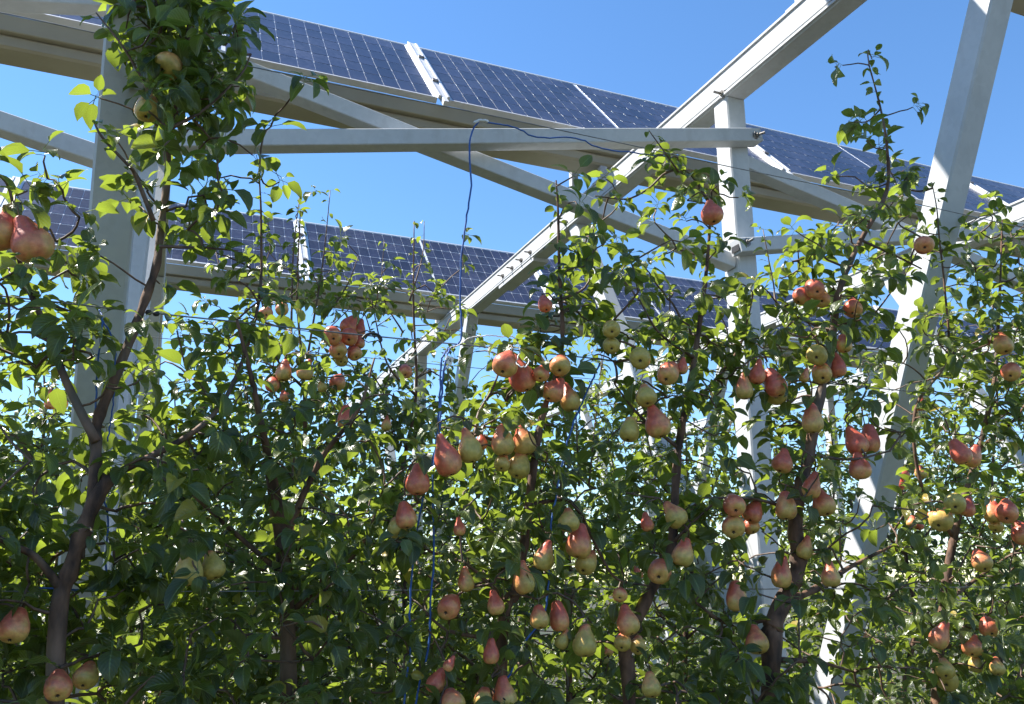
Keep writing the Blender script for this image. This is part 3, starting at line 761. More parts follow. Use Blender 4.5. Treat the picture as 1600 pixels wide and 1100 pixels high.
# ------------------------------------------------------------------ pears: photo x, y, width, height, tone, row, label
# within a cluster the front fruit is listed first
PT = [
 (47,371,54,72,'r',1,'large dark red pear at the left edge, right one of the pair'),
 (2,356,54,66,'r',1,'large dark red pear cut by the left edge of the picture'),
 (266,100,40,46,'y',1,'shaded yellow pear highest up in the dark left treetop'),
 (231,166,38,46,'y',1,'shaded yellow pear in the left treetop, against the wide post'),
 (80,629,17,20,'r',2,'small distant red pear at far left, front one of three'),
 (97,629,20,21,'r',2,'small distant red pear at far left, right one of three'),
 (74,616,15,18,'r',2,'small distant red pear at far left, topmost of three'),
 (100,810,18,24,'r',2,'small red pear peeking left of the leaning trunk base'),
 (295,886,40,54,'g',1,'green pear with pink cheek, left one of the shaded pair at lower left'),
 (332,882,34,42,'g',1,'plain green pear, right one of the shaded pair at lower left'),
 (91,1069,40,40,'r',1,'bright red pear near the bottom left corner with a leaf across it'),
 (136,1053,36,38,'o',1,'orange red pear near the bottom left corner, right one of two'),
 (24,976,44,50,'o',1,'shaded brownish pear at the left edge above the bottom corner'),
 (459,824,15,22,'r',2,'small red pear alone in the dark leaves at lower left centre'),
 (415,489,22,18,'r',2,'red pear half hidden by a leaf below the far panels at left'),
 (440,481,20,22,'o',2,'brownish red pear hidden in leaves just right of the thin leader'),
 (518,522,29,29,'r',2,'red pear hanging on the wire, leftmost of the high cluster'),
 (528,545,27,28,'o',2,'red and yellow pear at the lower left of the high wire cluster, calyx showing'),
 (546,524,27,27,'r',2,'red pear in the middle of the high wire cluster'),
 (546,506,24,30,'r',2,'red pear at the top of the high wire cluster'),
 (562,513,20,30,'r',2,'dull red pear at the upper right of the high wire cluster'),
 (553,550,22,24,'r',2,'red pear at the lower right of the high wire cluster'),
 (562,534,16,20,'o',2,'orange pear at the right side of the high wire cluster'),
 (534,562,20,18,'g',2,'greenish pear at the bottom of the high wire cluster'),
 (528,595,24,26,'r',2,'red pear alone just below the high wire cluster'),
 (478,577,24,32,'o',2,'brownish red pear beside the grey distant trunk, right side'),
 (444,578,24,32,'o',2,'brownish red pear left of the grey distant trunk'),
 (426,599,22,24,'r',2,'shaded red pear lowest left of the grey distant trunk'),
 (502,603,14,18,'y',2,'small yellow red pear between grey trunk and high wire cluster'),
 (444,618,15,17,'r',2,'tiny shaded red pear below the pair by the grey trunk'),
 (540,651,26,34,'r',2,'long red pear hanging in dark leaves below the high wire cluster'),
 (633,579,21,22,'r',2,'round red pear alone in the narrow distant tree by the far post'),
 (604,661,15,24,'o',2,'small shaded pear low in the narrow distant tree'),
 (791,566,38,42,'r',1,'big pink red pear at centre tied by the white wire loop, tilted left'),
 (812,582,38,62,'r',1,'big long red and yellow pear at centre behind the tilted pink one'),
 (846,581,25,28,'r',1,'small round red pear right of the big tied pair at centre'),
 (876,569,32,33,'o',1,'round brownish pear with calyx towards the viewer, just under the wire'),
 (867,607,33,40,'r',1,'red topped pear below the round brownish one at centre'),
 (889,619,30,44,'o',1,'dull orange pear half behind the red topped pear at centre'),
 (851,474,22,26,'r',1,'pink red pear high up at the left side of the centre treetop'),
 (955,513,28,27,'g',1,'yellow green pear hanging in the dark leaves right of centre, upper of two'),
 (955,538,26,26,'g',1,'green pear hanging in the dark leaves right of centre, lower of two'),
 (696,710,42,64,'r',1,'large red pear beside the blue strings, long necked'),
 (733,695,35,52,'g',1,'green shouldered pear right of the large red one by the blue strings'),
 (752,688,18,34,'r',1,'narrow strip of red pear squeezed behind the green shouldered one'),
 (785,687,34,46,'y',1,'yellow orange pear with a round leaf lying across it'),
 (817,686,35,48,'o',1,'orange red pear right of the leaf covered yellow one'),
 (785,722,24,26,'y',1,'yellow pear tip showing below the leaf covered one'),
 (812,726,34,40,'g',1,'yellow green pear hanging under the orange red one at centre'),
 (653,748,36,46,'r',1,'red pear crossed by the blue string, left of centre'),
 (634,804,32,40,'r',1,'red pear left of the blue string, front one of a low pair'),
 (620,823,30,32,'g',1,'yellow green pear tucked behind the red one left of the string'),
 (718,822,18,30,'r',1,'shaded dark red pear just right of the blue strings'),
 (1008,616,31,36,'g',1,'green pear right of centre below the yellowish cluster'),
 (1045,581,34,36,'o',1,'pink cheeked yellow pear right of centre under broad leaves'),
 (1066,571,17,26,'r',1,'sliver of red pear behind the pink cheeked one'),
 (1000,558,34,30,'g',1,'green pear mostly hidden by leaves right of the blue string'),
 (984,670,31,38,'g',1,'plain green pear, left one of the middle right pair'),
 (1026,657,37,50,'o',1,'red shouldered pear, right one of the middle right pair'),
 (889,811,30,36,'y',1,'yellow pear above the big blushed pear in the lower centre'),
 (905,844,39,50,'o',1,'big pink blushed pear in the lower centre, middle of three'),
 (917,877,34,36,'y',1,'yellow pear under the big blushed one in the lower centre'),
 (851,867,30,46,'y',1,'slim yellow pink pear tilted left in the lower centre'),
 (817,902,33,48,'y',1,'slim yellow pear hanging straight in the lower centre'),
 (727,905,25,36,'y',1,'yellow green pear half behind leaves right of the blue strings, low'),
 (703,946,36,30,'r',1,'bright red pear partly covered by a leaf, right of the blue strings'),
 (774,941,24,38,'o',1,'orange pear cut by a leaf at lower centre left'),
 (842,963,28,34,'o',1,'blushed pear, left of the touching pair at bottom centre'),
 (873,962,31,44,'r',1,'dull red pear, right of the touching pair at bottom centre'),
 (880,998,20,32,'g',1,'narrow green pear under the dull red one at bottom centre'),
 (913,1000,37,46,'g',1,'broad yellow green pear at bottom centre'),
 (979,968,35,44,'o',1,'blushed pear hanging over two small yellow ones'),
 (974,1001,26,26,'y',1,'small yellow pear under the blushed one, left of two'),
 (997,1006,25,26,'y',1,'small yellow pear under the blushed one, right of two'),
 (1031,890,37,34,'r',1,'round orange red pear beside a trunk, right of bottom centre'),
 (969,927,22,20,'r',1,'small red pear half hidden above the blushed trio'),
 (767,1017,24,40,'r',1,'red pear half hidden by a dark leaf near the bottom centre left'),
 (683,1062,28,38,'r',1,'red pear low beside the blue strings, right side'),
 (703,1036,16,24,'r',1,'small red pear just above the low one by the blue strings'),
 (706,1094,36,36,'o',1,'orange pear cut by the bottom edge right of the blue strings'),
 (755,1090,28,30,'y',1,'yellow pear cut by the bottom edge among leaves'),
 (787,1083,36,48,'o',1,'large orange red pear cut by the bottom edge and a blue string'),
 (1052,803,32,42,'o',1,'orange yellow pear beside a trunk, right of centre'),
 (1068,862,32,42,'y',1,'yellowish pear hanging right of the trunk, right of centre'),
 (1010,815,20,28,'r',1,'small red pear with a leaf across, left of the orange yellow one'),
 (1017,1069,30,36,'g',1,'yellow green pear over a low branch at the bottom right of centre'),
 (996,894,14,20,'r',2,'tiny red pear left of the round orange red one'),
 (951,1014,14,18,'r',2,'tiny dark red pear in the gap by the broad green one'),
 (1111,330,32,40,'r',1,'red pear hanging alone high up in front of the middle post'),
 (1443,381,28,28,'r',1,'round dark red pear in front of the leaning strut'),
 (1271,450,30,30,'r',1,'red pear with calyx showing, front of the high right cluster'),
 (1256,459,28,34,'r',1,'red pear behind at the left of the high right cluster'),
 (1284,467,26,24,'r',1,'orange red pear behind at the right of the high right cluster'),
 (1333,479,27,30,'r',1,'red pear right of the high right cluster, in the leaves'),
 (1162,603,26,46,'y',1,'bright yellow pear half covered by a dark leaf, by the middle post'),
 (1184,580,25,40,'r',1,'slim red pear between the yellow one and the blushed one by the post'),
 (1210,597,33,44,'r',1,'red blushed pear in front of the middle post, upper of two'),
 (1212,614,33,28,'g',1,'yellow green pear underneath the red blushed one by the post'),
 (1277,553,31,26,'g',1,'yellow green pear at the top of the right hand trio'),
 (1283,581,31,32,'o',1,'blushed pear at the lower left of the right hand trio'),
 (1306,570,28,38,'r',1,'red pear at the right of the right hand trio'),
 (1318,536,22,28,'o',1,'orange pear hidden in leaves above the right hand trio'),
 (1257,586,16,22,'o',1,'small shaded pear left of the right hand trio'),
 (1269,653,31,44,'y',1,'yellow orange pear with a leaf over its side, in front of a trunk'),
 (1335,687,32,44,'r',1,'deep red pear, left of the triangle of three near the strut'),
 (1359,685,30,42,'r',1,'deep red pear, right of the triangle of three near the strut'),
 (1343,726,30,42,'r',1,'deep red pear, bottom of the triangle of three near the strut'),
 (1224,719,29,36,'r',1,'red pear split by a shadow in front of the post, above the yellow red trio'),
 (1566,536,29,34,'o',1,'brownish red pear at the right edge, below the treetop'),
 (1580,579,28,28,'r',1,'shaded dark red pear at the right edge under the brownish one'),
 (1499,705,29,38,'r',1,'dark red pear, left of the shaded pair at right'),
 (1521,712,25,34,'o',1,'red and yellow pear, right of the shaded pair at right'),
 (1437,630,17,22,'r',2,'small distant orange red pear right of the strut'),
 (1428,645,14,18,'o',2,'tiny distant brown pear right of the strut'),
 (1412,739,17,20,'r',2,'small distant red pear low right of the strut, left of two'),
 (1438,737,17,20,'o',2,'small distant orange pear low right of the strut, right of two'),
 (1407,756,14,18,'r',2,'tiny distant red pear under the two by the strut'),
 (1228,789,33,42,'o',1,'sunlit yellow and red pear left of the thick right trunk'),
 (1269,757,28,40,'o',1,'blushed pear with a dark leaf over it, right of the trunk'),
 (1285,783,34,42,'o',1,'blushed pear hanging just right below the leaf covered one by the trunk'),
 (1146,786,33,33,'r',1,'red pear at the upper left of the tight group of four'),
 (1177,798,29,34,'r',1,'red pear at the right of the tight group of four'),
 (1146,820,35,34,'o',1,'yellow red pear at the lower left of the tight group of four'),
 (1172,819,24,28,'o',1,'orange pear at the back bottom of the tight group of four'),
 (1221,893,31,48,'o',1,'long brownish red pear tilted in front of the thick right trunk'),
 (1259,855,23,44,'g',1,'greenish pear behind a twig, right of the thick trunk'),
 (1297,896,27,38,'o',1,'shaded brown red pear right of the thick trunk'),
 (1150,931,31,44,'o',1,'shaded brown yellow pear hanging left of the thick trunk'),
 (1181,998,35,42,'y',1,'round yellow pear with pink side hanging lowest left of the thick trunk'),
 (1492,784,31,28,'g',1,'pale yellow pear under bright leaves at right'),
 (1512,791,24,30,'r',1,'red pear touching the pale yellow one at right'),
 (1472,809,34,34,'y',1,'yellow pear behind leaves, left below the pale yellow one'),
 (1532,874,30,34,'o',1,'orange yellow pear alone in dark leaves at right'),
 (1573,797,33,34,'r',1,'red pear of the right edge group, front one'),
 (1551,799,25,32,'o',1,'dull pear of the right edge group, left one'),
 (1557,819,20,22,'y',1,'small yellow pear of the right edge group, bottom one'),
 (1596,831,32,36,'r',1,'red pear cut by the right edge of the picture'),
 (1469,991,29,42,'o',1,'slim blushed pear at lower right with a shadow across it'),
 (1544,977,29,30,'r',1,'pinkish pear near the right edge, topmost of the low group'),
 (1519,1007,29,32,'o',1,'blushed pear left below the pinkish one at lower right'),
 (1525,1034,22,30,'g',1,'green pear hanging below the blushed one at lower right'),
 (1557,1040,22,26,'y',1,'small yellow pear at lower right beside dark leaves'),
 (1476,1043,27,28,'y',1,'sunlit yellow pear, upper of the touching pair at bottom right'),
 (1480,1058,33,28,'g',1,'yellow green pear, lower of the touching pair at bottom right'),
 (1374,794,21,32,'o',2,'shaded orange pear behind a shoot, below the strut'),
 (1425,815,15,18,'o',2,'small distant pear among bright leaves at right, left of two'),
 (1436,818,15,18,'r',2,'small distant pear among bright leaves at right, right of two'),
 (1336,998,16,18,'r',2,'small distant red pear low behind the strut, left of two'),
 (1350,998,15,18,'o',2,'small distant orange pear low behind the strut, right of two'),
 (1457,803,14,22,'r',2,'tiny reddish pear at the left of the yellow one at right'),
]
TONE = {'r': .84, 'o': .66, 'y': .53, 'g': .37}
placed = []          # (x, y, w, n)
PEAR_STEMS = []      # stem tips that the twigs must reach: (point, row)
def place_pears():
    for i, (x, y, w, h, tone, row, label) in enumerate(PT):
        n = (D1 - .13 if row == 1 else D2 - .28) + rng.uniform(-.03, .03)
        asp = h / w
        size = None
        for _ in range(2):
            depth = proj(px(x, y, n))[2][0]
            size = w * depth / FPX * 1.05
            for (x2, y2, w2, n2, s2) in placed:
                dist = math.hypot(x - x2, (y - y2) * .85); lim = (w + w2) / 2 * .96
                if dist < lim and abs(n - n2) < .3:
                    need = math.sqrt(max(0, lim ** 2 - dist ** 2)) * depth / FPX
                    if n < n2 + need: n = n2 + need
        placed.append((x, y, w, n, size))
        if asp > 1.42: var = random.choice([1, 3, 5, 6, 8])
        elif asp < 1.1: var = random.choice([0, 2, 4, 7])
        else: var = random.choice([0, 1, 2, 5, 6, 7])
        me, cm, sm = PEARS[var]
        c = px(x, y, n)
        o = link('pear', me)
        # hanging axis: lean the calyx end towards the eye where the photo shows a rounder outline
        to_eye = np.array([-c[0], -c[1], 0]); to_eye /= np.linalg.norm(to_eye)
        side = np.array([to_eye[1], -to_eye[0], 0])
        lean = 0 if asp >= 1.3 else min(1.0, (1.32 - asp) * 2.6)
        axis = ZV - to_eye * math.tan(min(1.1, lean + .05)) + side * rng.normal(0, .30)
        if 'tilted left' in label: axis = axis - side * .55
        axis /= np.linalg.norm(axis)
        xx = -SUN - axis * (-SUN @ axis); xx /= np.linalg.norm(xx)      # local -x faces the sunny side
        ca = rng.normal(0, .5)
        yy = np.cross(axis, xx)
        xx, yy = xx * math.cos(ca) + yy * math.sin(ca), -xx * math.sin(ca) + yy * math.cos(ca)
        zs = max(.86, min(1.14, asp / 1.33))
        Mt = Matrix(np.column_stack([xx * size, yy * size, axis * size * zs]).tolist()).to_4x4()
        Mt.translation = Vector(c)
        o.matrix_world = Mt
        o.color = (max(0, TONE[tone] + rng.normal(0, .05)), 0, 0, 1)
        tag(o, label, 'pear', 'pears on the trees')
        link('calyx', cm, o); link('stem', sm, o)
        tip = c + axis * size * zs * 1.0 + xx * size * .05
        PEAR_STEMS.append((tip, row))
place_pears()
assert len({p[6] for p in PT}) == len(PT)

# ------------------------------------------------------------------ where the photograph shows foliage (80 x 79 pixel cells)
def grid(rows):
    g = np.zeros((14, 20))
    for j, r in rows.items():
        for i, v in r.items(): g[j, i] = v
    return g
def rowv(*v): return {i: x for i, x in enumerate(v)}
NEAR = grid({
 0: {2: .45, 3: 1.6, 4: .40},
 1: {2: .35, 3: 1.5, 4: .70, 5: .10, 16: .22, 17: .15},
 2: {0: .05, 1: .12, 2: .30, 3: 1.0, 4: .15, 12: .22, 13: .28, 16: .06, 17: .40},
 3: {0: .30, 1: .18, 2: .28, 3: .35, 4: .08, 5: .03, 10: .04, 11: .42, 12: .55, 13: .70, 14: .03, 16: .50, 17: .60, 18: .08},
 4: rowv(.35, .38, .16, .35, .20, .08, .02, 0, 0, 0, .03, .28, .05, .35, .02, .08, .65, .75, .10, .60),
 5: rowv(.45, .40, .15, .35, .30, .15, .03, 0, 0, 0, .25, .85, .45, .45, .25, .40, .65, .35, .20, .60),
 6: rowv(.45, .42, .12, .22, .40, .22, .06, 0, 0, 0, .28, .65, .50, .75, .50, .55, .75, .28, .32, .62),
 7: rowv(.50, .50, .35, .45, .55, .30, .08, .03, .02, .06, .50, .15, .35, .75, .50, .45, .50, .14, .40, .62),
 8: rowv(.60, .50, .65, .80, .65, .45, .25, .20, .22, .60, .50, .25, .50, .75, .45, .50, .42, .30, .62, .65),
 9: rowv(.65, .50, .80, .95, .85, .70, .55, .45, .50, .65, .55, .50, .65, .75, .48, .48, .45, .50, .70, .72),
 10: rowv(.68, .50, .78, .95, .90, .80, .65, .50, .55, .68, .65, .60, .65, .68, .50, .48, .55, .62, .70, .75),
 11: rowv(.70, .58, .80, .90, .92, .85, .68, .52, .60, .72, .65, .62, .70, .70, .52, .55, .62, .66, .72, .78),
 12: rowv(.72, .62, .80, .88, .90, .85, .70, .60, .72, .78, .68, .66, .72, .72, .56, .60, .70, .72, .78, .82),
 13: rowv(.78, .70, .82, .85, .88, .85, .72, .68, .80, .80, .74, .74, .78, .78, .74, .76, .80, .80, .84, .86)})
NEAR[2:9, 15:] *= 1.35
NEAR[0:3, 3] *= 1.5
NEAR[0:3, 2] *= .55
NEAR[0, 4] *= .6
NEAR[3] = 0; NEAR[4] = 0
for i, v in {0: .28, 1: .16, 2: .30, 3: .40, 4: .08, 5: .02, 11: .38, 12: .55, 13: .85, 16: .70, 17: .95, 18: .10}.items(): NEAR[3, i] = v
for i, v in enumerate((.32, .30, .14, .30, .14, .05, .02, 0, 0, 0, 0, .12, .04, .55, 0, .10, .95, 1.05, .14, .85)): NEAR[4, i] = v
NEAR[5, :7] *= .75
NEAR[5:9, 10:] *= 1.12
NEAR[8:, :] *= .80
NEAR[8:, 9:] *= 1.13
NEAR[0:4, 3] *= 1.35
NEAR[5:8, 10:] *= 1.45
NEAR[4:8, 0:2] *= 1.25
NEAR[3:8, 2:4] *= 1.3
NEAR[5:8, 15:] *= 1.12
NEAR[8:, 1:8] *= .86
SECOND = grid({
 4: {4: .04, 5: .14, 6: .08, 7: .04},
 5: {3: .06, 4: .22, 5: .50, 6: .35, 7: .16, 8: .36},
 6: {3: .15, 4: .40, 5: .70, 6: .60, 7: .28, 8: .50, 12: .1, 17: .25, 18: .35, 19: .35},
 7: rowv(.30, .25, .25, .35, .55, .80, .70, .50, .55, .06, .05, .22, .30, .30, .15, .10, .10, .50, .50, .50),
 8: rowv(.45, .40, .40, .55, .65, .80, .80, .80, .75, .40, .40, .55, .60, .50, .30, .20, .20, .60, .65, .65)})
for j in range(9, 14): SECOND[j] = [.85] * 14 + [.55, .50, .55, .8, .85, .9]
BACK_ = grid({7: rowv(*([.10] * 9 + [.05, .02, .30, .10] + [.1] * 7)), 8: rowv(*([.45] * 9 + [.18, .18, .5] + [.5] * 8))})
for j in range(9, 14): BACK_[j] = .95

def dens(g, x, y):
    """bilinear, clamped at the sides and below"""
    fx = np.clip(x / 80 - .5, 0, 18.999); fy = np.clip(y / 78.6 - .5, 0, 12.999)
    i, j = fx.astype(int), fy.astype(int); a, b = fx - i, fy - j
    v = g[j, i] * (1 - a) * (1 - b) + g[j, i + 1] * a * (1 - b) + g[j + 1, i] * (1 - a) * b + g[j + 1, i + 1] * a * b
    return v

# ------------------------------------------------------------------ near row trees: trunks and limbs traced in photo pixels
TREES1 = [
 dict(label='pear tree just outside the left edge of the picture', n=D1 + .02,
      limbs=[[(-330, 1650), (-340, 1000), (-320, 700), (-260, 450)]], rad=[(.026, .010)]),
 dict(label='pear tree at left with a dark leaning trunk rising past the wide post', n=D1 - .11, dn={1: .14, 2: .18, 3: .05}, leaf=1.08,
      limbs=[[(75, 1650), (88, 1010), (112, 885), (145, 790), (172, 745)],
             [(145, 790), (150, 720), (152, 660), (180, 590), (215, 500), (243, 420), (250, 370), (262, 270), (262, 210), (285, 120), (300, 10), (312, -90)],
             [(172, 745), (304, 674), (363, 602), (404, 474), (408, 350), (405, 272)],
             [(150, 690), (105, 600), (75, 520), (40, 440), (22, 385), (-20, 330)],
             [(240, 345), (212, 275), (200, 258), (160, 215), (146, 188)],
             [(95, 920), (55, 870), (5, 845), (-60, 800)],
             [(250, 385), (330, 388), (372, 392)], [(268, 200), (320, 170), (375, 118), (392, 85)], [(265, 215), (225, 130), (190, 70), (150, 20)]],
      rad=[(.016, .013), (.0115, .005), (.007, .0018), (.009, .003), (.005, .002), (.008, .003), (.004, .0015), (.004, .0015), (.004, .0015)]),
 dict(label='pear tree left of centre, its trunk lost in dark shaded leaves', n=D1 + .06,
      limbs=[[(455, 1650), (450, 1000), (440, 850), (420, 720)], [(440, 850), (500, 720), (560, 640), (585, 560)], [(420, 720), (395, 600), (370, 500)], [(445, 900), (330, 800), (250, 720)], [(450, 960), (560, 860), (600, 760)]],
      rad=[(.020, .013), (.009, .002), (.009, .003), (.007, .002), (.007, .002)]),
 dict(label='pear tree at centre with a slim trunk under the big tied pears', n=D1 - .05,
      limbs=[[(760, 1650), (784, 1000), (806, 927), (818, 850), (826, 790), (838, 700), (850, 640), (868, 590), (879, 530), (874, 420), (872, 330), (869, 282)],
             [(834, 730), (775, 690), (720, 673), (690, 668)], [(742, 680), (748, 645), (772, 602), (790, 545)],
             [(826, 790), (880, 780), (905, 800), (940, 870), (965, 905), (1012, 915)], [(800, 945), (740, 890), (690, 850)], [(874, 470), (920, 440), (928, 350)], [(786, 1000), (700, 985), (650, 940)]],
      rad=[(.019, .0018), (.006, .002), (.004, .002), (.006, .002), (.005, .002), (.004, .0014), (.006, .002)]),
 dict(label='pear tree right of centre reaching up in front of the middle post', n=D1 - .04,
      limbs=[[(990, 1650), (983, 1093), (977, 1017), (1008, 940), (1046, 870), (1052, 824), (1058, 720), (1070, 640), (1085, 560), (1098, 470), (1104, 420), (1108, 370), (1112, 295)],
             [(1110, 320), (1075, 268), (1041, 270), (1014, 294), (979, 311), (930, 306)], [(1060, 268), (1040, 240), (1014, 204)],
             [(1070, 640), (1110, 602), (1153, 547), (1168, 500), (1177, 460)], [(983, 1070), (1020, 1073), (1058, 1064)], [(1048, 850), (1100, 800), (1135, 770)],
             [(1085, 560), (1030, 520), (1000, 470)], [(1060, 700), (1000, 650), (960, 600)]],
      rad=[(.022, .0025), (.0045, .0018), (.003, .0012), (.006, .0015), (.006, .002), (.005, .002), (.005, .002), (.005, .002)]),
 dict(label='pear tree at right with the thickest trunk and a tall thin top', n=D1 - .08,
      limbs=[[(1200, 1650), (1205, 1048), (1208, 980), (1226, 934), (1247, 886), (1243, 830), (1247, 775), (1262, 720), (1271, 671), (1285, 602), (1300, 520), (1309, 464), (1322, 425), (1345, 375), (1385, 300), (1386, 230), (1376, 170), (1358, 102)],
             [(1215, 945), (1275, 920), (1330, 885), (1400, 850)], [(1212, 965), (1140, 975), (1085, 940)], [(1206, 1030), (1280, 1035), (1335, 1050)],
             [(1245, 860), (1302, 858)], [(1300, 520), (1220, 480), (1208, 440), (1192, 358)], [(1265, 710), (1330, 718), (1390, 705)], [(1247, 800), (1180, 780), (1100, 778)], [(1345, 375), (1400, 400), (1440, 420)]],
      rad=[(.030, .0018), (.012, .003), (.007, .003), (.008, .003), (.004, .002), (.004, .0012), (.005, .002), (.005, .002), (.004, .002)]),
 dict(label='pear tree at the right edge with a bright thin shoot before the strut', n=D1 + .05,
      limbs=[[(1455, 1650), (1465, 1050), (1475, 955), (1483, 880), (1500, 800), (1530, 700), (1553, 600), (1560, 500), (1563, 440), (1566, 345)],
             [(1490, 840), (1440, 760), (1430, 640), (1480, 560), (1476, 450), (1468, 377), (1464, 328), (1456, 285)], [(1530, 700), (1590, 650), (1640, 560)], [(1478, 940), (1560, 880), (1620, 840)], [(1470, 1010), (1540, 1010), (1600, 960)]],
      rad=[(.022, .002), (.006, .0013), (.006, .002), (.007, .002), (.006, .002)]),
 dict(label='pear tree just outside the right edge of the picture', n=D1 + .04,
      limbs=[[(1800, 1650), (1800, 1000), (1790, 700), (1800, 400)], [(1800, 900), (1900, 700)]], rad=[(.024, .004), (.008, .003)]),
]
TREES2 = []
lab2 = ['second row pear tree seen at the far left behind the dark trunk', 'second row pear tree behind the shaded green pair at lower left',
        'second row pear tree with a grey trunk and the high wire cluster of pears', 'narrow second row pear tree by the far post, with one round pear',
        'second row pear tree behind the large tied pears at centre', 'second row pear tree behind the green pears right of centre',
        'second row pear tree seen between the middle post and the strut', 'second row pear tree right of the strut with small red pears',
        'second row pear tree behind the right edge tree', 'second row pear tree past the right edge']
for lb, x, tops in zip(lab2, (60, 270, 462, 640, 880, 1075, 1300, 1420, 1560, 1760),
                       (540, 600, 330, 345, 590, 600, 650, 540, 520, 520)):
    jig = lambda: rng.uniform(-14, 14)
    ys = np.linspace(1300, tops, 8)
    main = [(x + jig(), y) for y in ys]
    limbs = [main]; rad = [(.026, .002)]
    for s in (-1, 1, -1, 1):
        k = int(rng.integers(2, 6)); bx, by = main[k]
        limbs.append([(bx, by), (bx + s * 45, by - 50), (bx + s * 70, by - 150 * (1 if by - 150 > tops else .3))]); rad.append((.007, .002))
    TREES2.append(dict(label=lb, n=D2, limbs=limbs, rad=rad, top=tops))
TREES2[2]['limbs'] += [[(480, 560), (500, 440), (508, 380), (516, 298)], [(455, 520), (458, 400), (468, 308)], [(490, 520), (540, 450), (560, 400)]]
TREES2[2]['rad'] += [(.005, .0015)] * 3
TREES2[3]['limbs'] += [[(640, 470), (660, 400), (663, 346)], [(630, 520), (598, 460), (600, 376)]]
TREES2[3]['rad'] += [(.004, .0012)] * 2
TREES2[5]['limbs'] += [[(920, 760), (930, 660), (938, 585)], [(905, 760), (900, 640), (906, 600)]]
TREES2[5]['rad'] += [(.005, .0012)] * 2

